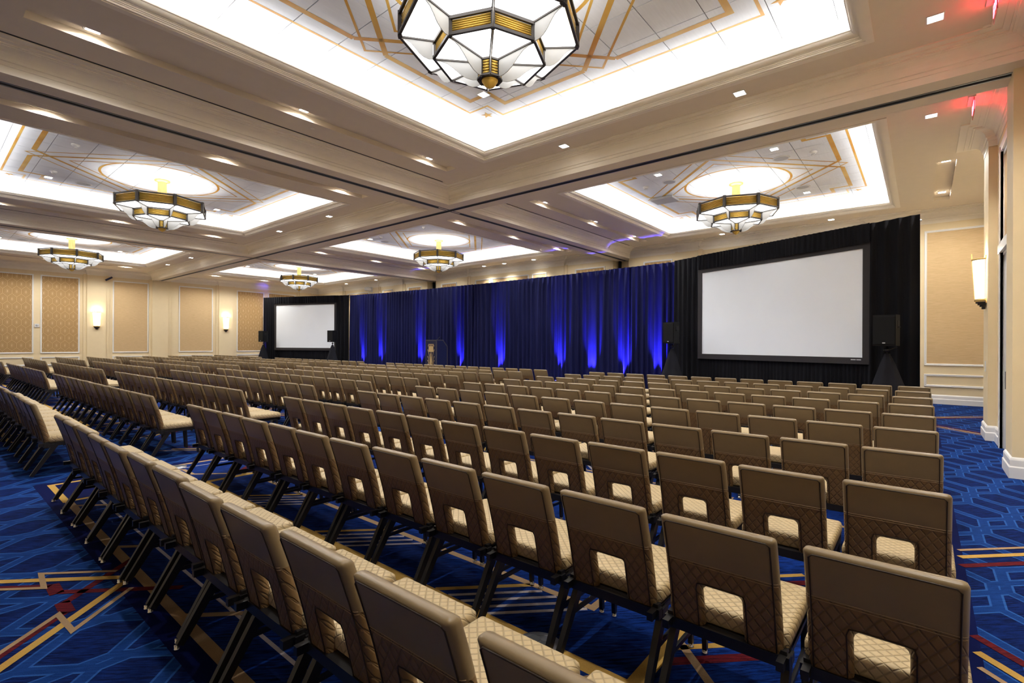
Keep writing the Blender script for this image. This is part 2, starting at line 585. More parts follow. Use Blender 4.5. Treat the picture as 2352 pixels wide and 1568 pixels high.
for cy in BY:
    for cx in BX:
        fill(layers['navy'], cx, cy, HX, HY_, 0.0006)
        fill(layers['speckle'], cx, cy, HX - 0.16, HY_ - 0.16, 0.0010)
        layers['tan'].strip(rect(cx, cy, HX - 0.145, HY_ - 0.145), 0.062, 0.0014, True)
        layers['pale'].strip(rect(cx, cy, HX - 0.36, HY_ - 0.36), 0.022, 0.0014, True)
        layers['gold'].strip(rect(cx, cy, HX - 1.26, HY_ - 1.26), 0.085, 0.0022, True)
        layers['tan'].strip(rect(cx, cy, HX - 1.75, HY_ - 1.75), 0.05, 0.0018, True)
        # corner frames
        for sx in (-1, 1):
            for sy in (-1, 1):
                X = cx + sx * (HX - 0.13); Y = cy + sy * (HY_ - 0.13)
                layers['gold'].strip([(X, Y), (X - sx * 0.86, Y), (X - sx * 0.86, Y - sy * 0.42), (X, Y - sy * 0.42)], 0.055, 0.0022, True)
                fill(layers['navy'], X - sx * 0.43, Y - sy * 0.21, 0.40, 0.18, 0.0018)
        # diagonal strokes between the border and the inner frame
        for sy in (-1, 1):
            y0 = cy + sy * (HY_ - 0.15); y1 = cy + sy * (HY_ - 1.26); y2 = cy + sy * (HY_ - 1.75)
            x = cx - HX + 1.2
            i = 0
            while x < cx + HX - 1.6:
                dx = 0.5
                if i % 3 == 0:
                    layers['tan'].strip([(x, y0), (x + 0.30, y0 - sy * 0.30), (x + 0.30, y0 - sy * 0.62), (x + 0.62, y1)], 0.045, 0.0018)
                elif i % 3 == 1:
                    layers['red'].strip([(x, y1), (x + 0.5, y1 + sy * 0.5)], 0.06, 0.0016)
                    layers['tan'].strip([(x + 0.12, y1), (x + 0.50, y1 + sy * 0.38), (x + 0.72, y1 + sy * 0.38)], 0.045, 0.0018)
                else:
                    for q in range(4):
                        layers['pale'].strip([(x + 0.11 * q, y1 - sy * 0.04), (x + 0.11 * q + 0.42, y1 - sy * 0.46)], 0.028, 0.0018)
                    layers['gold'].strip([(x - 0.12, y1 - sy * 0.04), (x + 0.33, y1 - sy * 0.49)], 0.04, 0.0018)
                x += dx; i += 1
            # centre medallion
            layers['gold'].strip([(cx - 1.3, cy + sy * 0.2), (cx - 0.6, cy + sy * 0.9), (cx + 0.6, cy + sy * 0.9), (cx + 1.3, cy + sy * 0.2)], 0.08, 0.0024)
        for sx in (-1, 1):
            x0 = cx + sx * (HX - 0.15); x1 = cx + sx * (HX - 1.26)
            y = cy - HY_ + 1.0; i = 0
            while y < cy + HY_ - 1.2:
                if i % 2 == 0:
                    layers['tan'].strip([(x0, y), (x0 - sx * 0.3, y + 0.3), (x0 - sx * 0.62, y + 0.3), (x1, y + 0.79)], 0.045, 0.0018)
                else:
                    layers['red'].strip([(x1, y), (x1 + sx * 0.5, y + 0.5)], 0.06, 0.0016)
                    layers['gold'].strip([(x1, y + 0.15), (x1 + sx * 0.4, y + 0.55)], 0.04, 0.0018)
                y += 0.5; i += 1
        # crossing lines that leave the field into the blue trellis
        for sy in (-1, 1):
            Y = cy + sy * (HY_ - 0.10)
            X = cx - 0.46
            for sx in (-1, 1):
                layers['gold'].strip([(X, Y), (X + sx * 0.95, Y + sy * 0.95)], 0.05, 0.0026)
                a, b = (X + sx * 0.18, Y + sy * 0.04), (X + sx * 0.52, Y + sy * 0.38)
                a2 = (X + sx * 0.24, Y + sy * 0.40)
                layers['tan'].strip([a, b, a2, (X + sx * 0.82, Y + sy * 0.98)], 0.03, 0.0030)
                r0 = (X + sx * -0.10, Y + sy * 0.0)
                layers['red'].strip([(X - sx * 0.42, Y - sy * 0.17), (X + sx * 0.10, Y + sy * 0.35)], 0.05, 0.0022)
                layers['red'].strip([(X + sx * 0.08, Y + sy * 0.36), (X + sx * 0.26, Y + sy * 0.36)], 0.07, 0.0022)
                layers['red'].strip([(X + sx * 0.24, Y + sy * 0.37), (X + sx * 0.84, Y + sy * 0.97)], 0.05, 0.0022)
        for sx in (-1, 1):
            X = cx + sx * (HX - 0.02)
            for sy in (-1, 1):
                for k, (nm, off, wd) in enumerate((('red', 0.55, 0.055), ('gold', 0.74, 0.05), ('tan', 0.90, 0.032))):
                    Y = cy + 0.25 + sy * off
                    layers[nm].strip([(X, Y), (X + sx * 1.05, Y + sy * 1.05)], wd, 0.0022 + 0.0004 * k)
for k, lay in layers.items():
    lay.build('carpet_motif', M[k], floor)

# ------------------------------------------------------------------ ceiling
RIGHT0 = 0.95
bays = {}
rects = {(0, 0): (BEAMX[0] + BH, RIGHT0, -0.20, BEAMY - BH), (1, 0): (BEAMX[0] + BH, RIGHT0, BEAMY + BH, YF),
         (0, 1): (BEAMX[1] + BH, BEAMX[0] - BH, -0.20, BEAMY - BH), (1, 1): (BEAMX[1] + BH, BEAMX[0] - BH, BEAMY + BH, YF),
         (0, 2): (XL, BEAMX[1] - BH, -0.20, BEAMY - BH), (1, 2): (XL, BEAMX[1] - BH, BEAMY + BH, YF)}
TX, TY = 3.06, 3.21                   # tray opening half sizes
SLX0, SLX1, SLY = 3.83, 4.13, 3.20    # downlight slots
SLD = 0.09

mb = MB()      # soffits and beams


def plate(x0, x1, y0, y1, z, holes, mat=0):
    xs = sorted({x0, x1} | {h[0] for h in holes} | {h[1] for h in holes})
    ys = sorted({y0, y1} | {h[2] for h in holes} | {h[3] for h in holes})
    xs = [v for v in xs if x0 - 1e-6 <= v <= x1 + 1e-6]
    ys = [v for v in ys if y0 - 1e-6 <= v <= y1 + 1e-6]
    for i in range(len(xs) - 1):
        for j in range(len(ys) - 1):
            mx = (xs[i] + xs[i + 1]) / 2; my = (ys[j] + ys[j + 1]) / 2
            if any(h[0] < mx < h[1] and h[2] < my < h[3] for h in holes): continue
            mb.quad((xs[i], ys[j], z), (xs[i], ys[j + 1], z), (xs[i + 1], ys[j + 1], z), (xs[i + 1], ys[j], z), mat)


slots = []
for (i, j), (x0, x1, y0, y1) in rects.items():
    cx, cy = BX[j], BY[i]
    holes = [(cx - TX, cx + TX, cy - TY, cy + TY)]
    sl = [(cx - SLX1, cx - SLX0, cy - SLY, cy + SLY)]
    if j == 0:
        sl.append((cx + SLX0, cx + SLX1, cy - 0.25 if i else cy - SLY, cy + SLY if i else cy + 0.25))
    else:
        sl.append((cx + SLX0, cx + SLX1, cy - SLY, cy + SLY))
    slots += sl
    xe = 1.9 if j == 0 else x1
    plate(x0 - 0.0, xe, y0, y1, ZS, holes + sl)
    for (a, b, c_, d) in sl:
        zt = ZS + SLD
        mb.quad((a, c_, zt), (a, d, zt), (b, d, zt), (b, c_, zt))
        mb.quad((a, c_, ZS), (a, d, ZS), (a, d, zt), (a, c_, zt))
        mb.quad((b, c_, ZS), (b, c_, zt), (b, d, zt), (b, d, ZS))
        mb.quad((a, c_, ZS), (a, c_, zt), (b, c_, zt), (b, c_, ZS))
        mb.quad((a, d, ZS), (b, d, ZS), (b, d, zt), (a, d, zt))
# beams: undersides (split by the track groove) and hidden upper sides
TR = 0.035
xA, xB = XL, 1.9
for (y0, y1) in ((BEAMY - BH, BEAMY - TR), (BEAMY + TR, BEAMY + BH), (-0.92, -0.20)):
    mb.quad((xA, y0, ZB), (xA, y1, ZB), (xB, y1, ZB), (xB, y0, ZB))
for bx in BEAMX:
    for (y0, y1) in ((-0.20, BEAMY - BH), (BEAMY + BH, YF + 0.45)):
        for (x0, x1) in ((bx - BH, bx - TR), (bx + TR, bx + BH)):
            mb.quad((x0, y0, ZB), (x0, y1, ZB), (x1, y1, ZB), (x1, y0, ZB))
mb.quad((XL, -0.92, ZB), (1.9, -0.92, ZB), (1.9, -0.92, ZS), (XL, -0.92, ZS))
mb.quad((XL - 0.1, YR - 0.1, ZS), (XL - 0.1, -0.92, ZS), (2.3, -0.92, ZS), (2.3, YR - 0.1, ZS))
ceiling = setp(mb.build('ceiling', M['soffit']), 'taupe coffered ceiling crossed by deep beams', None, None, 'structure')

# track grooves (operable wall tracks) in the beams
mb = MB()
mb.box(xA, xB, BEAMY - TR, BEAMY + TR, ZB + 0.015, ZB + 0.03)
for bx in BEAMX:
    mb.box(bx - TR, bx + TR, -0.2, YF + 0.45, ZB + 0.015, ZB + 0.03)
mb.build('track_groove', M['slot'], ceiling)
mb = MB()
for (y0, y1) in ((BEAMY - TR - 0.03, BEAMY - TR), (BEAMY + TR, BEAMY + TR + 0.03)):
    mb.box(xA, xB, y0, y1, ZB - 0.006, ZB + 0.02)
for bx in BEAMX:
    for s_ in (-1, 1):
        a, b = sorted((bx + s_ * TR, bx + s_ * (TR + 0.03)))
        mb.box(a, b, -0.2, BEAMY - TR - 0.03, ZB - 0.006, ZB + 0.02)
        mb.box(a, b, BEAMY + TR + 0.03, YF + 0.45, ZB - 0.006, ZB + 0.02)
mb.build('track_rail', M['track'], ceiling)

# crown mouldings, one continuous run per bay, stepping around the pilasters
PROF = [(-0.002, ZB - 0.001), (0.006, ZB - 0.001), (0.006, 4.96), (0.02, 4.965), (0.02, 5.01), (0.04, 5.015)]
for q in range(1, 7):
    a = q / 6 * pi / 2
    PROF.append((0.17 - 0.13 * cos(a), 5.015 + 0.125 * sin(a)))
PROF += [(0.175, 5.15), (0.20, 5.15), (0.20, 5.165), (0.26, 5.17), (0.26, 5.185), (0.36, 5.185), (0.36, ZS)]
LEFT_PIL = [(5.46, 6.19), (8.14 + 0.0, 8.86), (11.39, 12.15), (16.25, 16.95)]
FRONT_PIL = [(-6.75, -6.05), (-3.95, -3.05), (-1.2, -0.4), (-12.35, -11.65), (-18.0, -17.35), (-25.45, -24.75), (-23.15, -22.45), (-29.2, -28.5)]
for (i, j), (x0, x1, y0, y1) in rects.items():
    if (i, j) == (1, 0):
        path = [(x0, y0), (x1, y0), (x1, 11.36), (0.84, 11.36), (0.84, 12.13), (1.6, 12.13), (1.6, y1)]
    else:
        path = [(x0, y0), (x1, y0), (x1, y1)]
    if i == 1:
        for a, b in sorted([p for p in FRONT_PIL if x0 < p[0] and p[1] < x1], reverse=True):
            path += [(b, y1), (b, y1 - PIL), (a, y1 - PIL), (a, y1)]
    path.append((x0, y1))
    if j == 2:
        for a, b in sorted([p for p in LEFT_PIL if y0 + 0.5 < p[0] and p[1] < y1 - 0.3], reverse=True):
            path += [(x0, b), (x0 + PIL, b), (x0 + PIL, a), (x0, a)]
    mb = MB()
    mb.sweep(path, PROF)
    mb.build('crown_moulding', M['crown'], ceiling)

# linear air slots beside the left soffit of every bay
for (i, j) in rects:
    cx, cy = BX[j], BY[i]
    if j < 2:
        mb = MB()
        for dx in (-4.69, -4.765):
            mb.box(cx + dx - 0.017, cx + dx + 0.017, cy - 3.4, cy + 3.6, ZS - 0.002, ZS + 0.02)
        mb.build('air_slot', M['slot'], ceiling)

# ---- trays: template, then copies
tray_parts = []
CX, CY = 3.21, 3.39                   # ceiling of the tray, half sizes
LIP = [(-0.11, ZS), (-0.11, ZS - 0.012), (-0.03, ZS - 0.012), (-0.03, ZS - 0.004), (0.0, ZS - 0.004), (0.0, ZS + 0.016),
       (0.012, ZS + 0.016), (0.012, ZS + 0.03), (0.024, ZS + 0.03), (0.024, ZS + 0.046), (0.036, ZS + 0.046)]
for q in range(0, 7):
    a = q / 6 * pi / 2
    LIP.append((0.036 + 0.062 * sin(a), ZS + 0.052 + 0.05 * (1 - cos(a))))
LIP += [(0.11, ZS + 0.105), (0.11, ZS + 0.118), (0.06, ZS + 0.118), (0.06, ZS + 0.06), (-0.165, ZS + 0.06)]


def tray_lip_mesh():
    m = MB()
    path = [(-TX, -TY), (TX, -TY), (TX, TY), (-TX, TY)]
    m.sweep(path, LIP)
    return m.mesh('tray_moulding', M['crown'])


def tray_wall_mesh():
    m = MB()
    z0, z1 = ZS + 0.055, ZT + 0.03
    p = [(-CX, -CY), (CX, -CY), (CX, CY), (-CX, CY)]
    for k in range(4):
        a = p[k]; b = p[(k + 1) % 4]
        m.quad((a[0], a[1], z0), (a[0], a[1], z1), (b[0], b[1], z1), (b[0], b[1], z0))
    m.quad((-CX, -CY, z1), (-CX, CY, z1), (CX, CY, z1), (CX, -CY, z1), 1)
    return m.mesh('ceiling_tray', [M['cove'], M['joint']])


JX = [-CX, -2.80, -2.18, -1.557, -0.934, -0.311, 0.311, 0.934, 1.557, 2.18, 2.80, CX]
JY = [-CY, -2.80, -2.18, -1.557, -0.934, -0.311, 0.311, 0.934, 1.557, 2.18, 2.80, CY]
pmesh = {}


def panel_mesh(wx, wy):
    key = (round(wx, 2), round(wy, 2))
    if key not in pmesh:
        m = MB()
        g = 0.004
        m.box(-wx / 2 + g, wx / 2 - g, -wy / 2 + g, wy / 2 - g, 0.0, 0.014)
        pmesh[key] = m.mesh('ceiling_panel', M['panel'])
    return pmesh[key]


def gold_meshes():
    out = []
    z = -0.0015
    m = MB()      # heavy border with notched corners, broken by the crossing diamond lines
    X, Y, nt = 2.21, 2.36, 0.41
    for sx in (-1, 1):
        for sy in (-1, 1):
            m.strip([(sx * 0.26, sy * (Y + 0.0)), (sx * (X - nt), sy * Y), (sx * (X - nt), sy * (Y - nt)), (sx * X, sy * (Y - nt)), (sx * X, sy * 0.26)], 0.085, z)
    out.append(m.mesh('gold_border', M['goldp']))
    m = MB()
    X, Y = 2.51, 2.66
    m.strip([(-X, -Y + nt), (-X + nt, -Y + nt), (-X + nt, -Y), (X - nt, -Y), (X - nt, -Y + nt), (X, -Y + nt), (X, Y - nt), (X - nt, Y - nt),
             (X - nt, Y), (-X + nt, Y), (-X + nt, Y - nt), (-X, Y - nt)], 0.04, z, True)
    out.append(m.mesh('gold_outer_line', M['goldp']))
    m = MB()
    for sx in (-1, 1):
        for sy in (-1, 1):
            m.strip([(-sx * 2.21, -sy * 0.26), (sx * 0.26, sy * 2.36)], 0.075, z - 0.0006)
    out.append(m.mesh('gold_diamond', M['goldp']))
    m = MB()
    m.strip([(2.33, 0), (0, 2.46), (-2.33, 0), (0, -2.46)], 0.035, z - 0.0010, True)
    m.strip([(1.66, 0), (0, 1.75), (-1.66, 0), (0, -1.75)], 0.035, z - 0.0010, True)
    out.append(m.mesh('gold_thin_diamond', M['goldp']))
    m = MB()
    m.strip([(1.21 * cos(2 * pi * k / 72), 1.21 * sin(2 * pi * k / 72)) for k in range(72)], 0.05, z - 0.0014, True)
    out.append(m.mesh('gold_circle', M['goldp']))
    return out


lipM, wallM = tray_lip_mesh(), tray_wall_mesh()
goldM = gold_meshes()
m = MB()
pts = []
for k in range(10):
    r = 0.115 if k % 2 == 0 else 0.045
    a = pi / 2 + k * pi / 5
    pts.append((r * cos(a), r * sin(a), -0.002))
m.add(pts + [(0, 0, -0.006)], [(k, (k + 1) % 10, 10) for k in range(10)])
starM = m.mesh('gold_star', M['goldp'])

coveL = {}
for (i, j) in rects:
    cx, cy = BX[j], BY[i]
    tr = link('ceiling_tray', wallM, ceiling, (cx, cy, 0))
    link('tray_moulding', lipM, tr)
    for a in range(len(JX) - 1):
        for b in range(len(JY) - 1):
            link('ceiling_panel', panel_mesh(JX[a + 1] - JX[a], JY[b + 1] - JY[b]), tr,
                 ((JX[a] + JX[a + 1]) / 2, (JY[b] + JY[b + 1]) / 2, ZT))
    for g in goldM:
        link(g.name.split('.')[0], g, tr, (0, 0, ZT))
    for sx in (-1, 1):
        for sy in (-1, 1):
            link('gold_star', starM, tr, (sx * 2.33, sy * 2.50, ZT), 0.25 * sx * sy)
    # cove lamps lie on the ledge behind the moulding and shine up
    for k, (lx, ly, ln, rz) in enumerate(((0, TY + 0.05, 2 * TX, 0), (0, -TY - 0.05, 2 * TX, 0), (TX + 0.04, 0, 2 * TY, pi / 2), (-TX - 0.04, 0, 2 * TY, pi / 2))):
        if ln not in coveL:
            la = bpy.data.lights.new('cove_lamp', 'AREA')
            la.shape = 'RECTANGLE'
            la.size = ln; la.size_y = 0.05
            la.energy = P_COVE
            la.color = COOL
            coveL[ln] = la
        lo = bpy.data.objects.new('cove_lamp', coveL[ln])
        COL.objects.link(lo)
        lo.parent = tr
        lo.location = (lx, ly, ZS + 0.075)
        dz = -(Vector((0, 0, 1)) * cos(radians(48)) + Vector((-lx, -ly, 0)).normalized() * sin(radians(48)))
        dx = Vector((cos(rz), sin(rz), 0))
        dy = dz.cross(dx)
        lo.rotation_euler = Matrix((dx, dy, dz)).transposed().to_euler()

# ------------------------------------------------------------------ walls
def slab_x(name, x, y0, y1, z1, th, mat, label):
    mbx = MB()
    mbx.box(min(x, x + th), max(x, x + th), y0, y1, 0, z1)
    return setp(mbx.build(name, mat), label, None, None, 'structure')


ZW = ZS + 0.05
mb = MB()
mb.box(XL - 0.2, XL, YR, YF + 0.2, 0, ZW)
for a, b in LEFT_PIL:
    mb.box(XL, XL + PIL, a, b, 0, ZB + 0.03)
    mb.box(XL, XL + PIL * 0.5, a - 0.13, b + 0.13, 0, ZB + 0.03)
wall_left = setp(mb.build('wall_left', M['wall']), 'cream left wall with framed fabric panels and pilasters', None, None, 'structure')

mb = MB()
segs = []
xs0 = XL - 0.2
for bx in sorted(BEAMX):
    segs.append((xs0, bx - BH + 0.02)); xs0 = bx + BH - 0.02
segs.append((xs0, 2.2))
for a, b in segs:
    mb.box(a, b, YF, YF + 0.5, 0, ZW)
mb.box(XL - 0.2, 2.2, YF + 0.45, YF + 0.6, 0, ZW)
for a, b in FRONT_PIL:
    mb.box(a, b, YF - PIL, YF, 0, ZB + 0.03)
    mb.box(a - 0.13, b + 0.13, YF - PIL * 0.5, YF, 0, ZB + 0.03)
wall_front = setp(mb.build('wall_front', M['wall']), 'cream front wall behind the drape', None, None, 'structure')
mb = MB()
for bx in BEAMX:
    mb.box(bx - 0.26, bx - 0.20, YF + 0.30, YF + 0.44, 0.0, ZB)
mb.build('partition_seal', M['slot'], wall_front)

mb = MB()
mb.box(1.1, 1.3, YR, 8.40, 0, ZW)
mb.box(0.83, 1.3, 8.36, 8.94, 0, ZW)           # pilaster under the cross beam
mb.box(0.95, 1.3, 8.94, 9.25, 0, ZW)
mb.box(0.95, 1.3, 10.70, 11.38, 0, ZW)
mb.box(0.95, 1.3, 9.25, 10.70, 4.55, ZW)
mb.box(0.84, 1.3, 11.38, 12.13, 0, ZW)         # pilaster with the sconce
mb.box(1.6, 1.8, 12.0, YF + 0.2, 0, ZW)
mb.box(1.25, 1.65, 12.03, 12.13, 0, ZW)
mb.box(1.3, 1.5, YR, 12.1, 0, ZW)
wall_right = setp(mb.build('wall_right', M['wall']), 'cream right wall with pilasters beside the aisle', None, None, 'structure')
mb = MB()
mb.box(XL - 0.2, 1.5, YR - 0.2, YR, 0, ZW)
wall_back = setp(mb.build('wall_back', M['wall']), 'cream wall behind the last row', None, None, 'structure')


def panel(parent, axis, pos, a, b, z0, z1, kind, out):
    """framed wall panel: axis 'x' = on a wall of constant x; out = +1/-1 direction into the room"""
    fr = MB(); inf = MB()
    w_ = 0.055
    P = [(a, z0), (b, z0), (b, z1), (a, z1)]
    prof = [(0.0, 0.0), (0.0, 0.022), (0.012, 0.03), (0.03, 0.022), (0.042, 0.026), (w_, 0.01), (w_, 0.0)]
    C4 = [(a, z0, 1, 1), (b, z0, -1, 1), (b, z1, -1, -1), (a, z1, 1, -1)]
    vs = []
    for (h, z, sh, sz) in C4:
        for n, d in prof:
            hh, zz, dd = h + sh * n, z + sz * n, pos + out * d
            vs.append((dd, hh, zz) if axis == 'x' else (hh, dd, zz))
    q = len(prof)
    fs = []
    for k in range(4):
        for t in range(q - 1):
            fs.append((k * q + t, ((k + 1) % 4) * q + t, ((k + 1) % 4) * q + t + 1, k * q + t + 1))
    fr.add(vs, fs)
    fr.build('panel_moulding', M['white'], parent)
    if kind:
        x0, x1 = sorted((pos, pos + out * 0.006))
        if axis == 'x': inf.box(x0, x1, a + w_, b - w_, z0 + w_, z1 - w_)
        else: inf.box(a + w_, b - w_, x0, x1, z0 + w_, z1 - w_)
        inf.build('fabric_panel', M[kind], parent)


for a, b, kd in ((2.1, 3.57, 'paper'), (3.80, 5.20, 'paper'), (6.48, 8.0, 'grass'), (9.39, 11.1, 'grass'), (12.4, 14.0, 'paper'), (14.25, 16.0, 'paper'), (0.3, 1.85, 'paper')):
    panel(wall_left, 'x', XL, a, b, 1.03, 4.70, kd, 1)
    panel(wall_left, 'x', XL, a, b, 0.46, 0.86, None, 1)
for a, b, kd in ((-8.12, -7.0, 'paper'), (-5.8, -4.2, 'grass'), (-2.8, -1.45, 'grass'), (0.04, 1.5, 'grass'),
                 (-11.15, -9.75, 'paper'), (-13.4, -12.6, 'grass'), (-15.8, -13.6, 'grass'), (-16.9, -15.95, 'grass'), (-19.35, -18.2, 'paper'),
                 (-22.1, -20.95, 'paper'), (-24.4, -23.5, 'grass'), (-28.1, -25.8, 'grass'), (-31.3, -29.6, 'paper')):
    panel(wall_front, 'y', YF, a, b, 1.03, 4.68, kd, -1)
    panel(wall_front, 'y', YF, a, b, 0.46, 0.80, None, -1)

# baseboards
BPROF = [(0.0, 0.0), (0.032, 0.0), (0.032, 0.13), (0.022, 0.145), (0.022, 0.215), (0.014, 0.235), (0.0, 0.25)]
BPROF = BPROF


def baseboard(name, path, lab):
    m_ = MB()
    m_.sweep(path, BPROF, False)
    setp(m_.build(name, M['white']), lab, None, None, 'structure')


pth = [(XL, YF)]
for a, b in sorted(LEFT_PIL, reverse=True):
    pth += [(XL, b), (XL + PIL, b), (XL + PIL, a), (XL, a)]
pth.append((XL, YR))
baseboard('baseboard_left', pth, 'white stepped baseboard along the left wall')
pth = [(1.6, YF)]
for a, b in sorted(FRONT_PIL, reverse=True):
    pth += [(b, YF), (b, YF - PIL), (a, YF - PIL), (a, YF)]
pth.append((XL, YF))
baseboard('baseboard_front', pth, 'white stepped baseboard along the front wall')
baseboard('baseboard_right', [(1.1, YR), (1.1, 8.36), (0.83, 8.36), (0.83, 8.94), (0.95, 8.94), (0.95, 9.12)], 'white stepped baseboard around the near right pilaster')
baseboard('baseboard_alcove', [(0.95, 10.84), (0.95, 11.38), (0.84, 11.38), (0.84, 12.13), (1.6, 12.13), (1.6, YF)], 'white stepped baseboard around the pilaster with the sconce')

# ------------------------------------------------------------------ door in the right wall
door = setp(empty('door_1', (0.95, 9.975, 0)), 'white framed doorway with tan transom in the right wall', None, None, 'structure')
mb = MB()
for y in (-0.79, 0.725):
    mb.box(-0.03, 0.0, y - 0.06, y + 0.125, 0, 4.62)
    mb.box(-0.045, 0.0, y - 0.06, y - 0.03, 0, 4.62)
mb.box(-0.03, 0.0, -0.85, 0.85, 4.55, 4.68)
mb.box(-0.045, 0.1, -0.85, 0.85, 3.0, 3.13)
mb.box(-0.03, 0.06, -0.72, 0.72, 3.13, 3.17)
mb.build('door_frame', M['white'], door)
mb = MB()
mb.box(0.0, 0.25, 0.68, 0.725, 0, 3.0)
mb.box(0.0, 0.25, -0.725, -0.68, 0, 3.0)
mb.box(0.0, 0.25, -0.7, 0.7, 2.96, 3.0)
mb.build('door_jamb', M['white'], door)
for s_ in (-1, 1):
    a, b = sorted((s_ * 0.01, s_ * 0.68))
    mb = MB()
    mb.box(0.012, 0.05, a, b, 0.01, 2.96)
    lf = mb.build('door_leaf', M['doorw'], door)
    mb = MB()
    for z0, z1 in ((0.25, 1.0), (1.2, 2.75)):
        mb.box(0.004, 0.012, a + 0.12, b - 0.12, z0, z1)
    mb.build('door_panel', M['doorw'], lf)
    mb = MB()
    mb.box(-0.03, 0.012, s_ * 0.06 - 0.012, s_ * 0.06 + 0.012, 0.95, 1.2)
    mb.build('door_pull', M['steel'], lf)
mb = MB()
mb.box(0.016, 0.04, -0.70, 0.70, 3.17, 4.55)
mb.build('transom_panel', M['grass'], door)
mb = MB()
mb.box(0.0, 0.03, -0.72, -0.66, 3.17, 4.55); mb.box(0.0, 0.03, 0.66, 0.72, 3.17, 4.55); mb.box(0.0, 0.03, -0.7, 0.7, 4.49, 4.55)
mb.build('transom_frame', M['white'], door)

# ------------------------------------------------------------------ chandeliers
R1, R2, R3 = 0.97, 0.60, 0.125
Z1a, Z1b, Z2a, Z2b, Z3a, Z3b = 0.505, 0.755, 0.285, 0.475, 0.085, 0.275


def oc(r, k):
    a = k * pi / 4
    return (r * cos(a), r * sin(a))


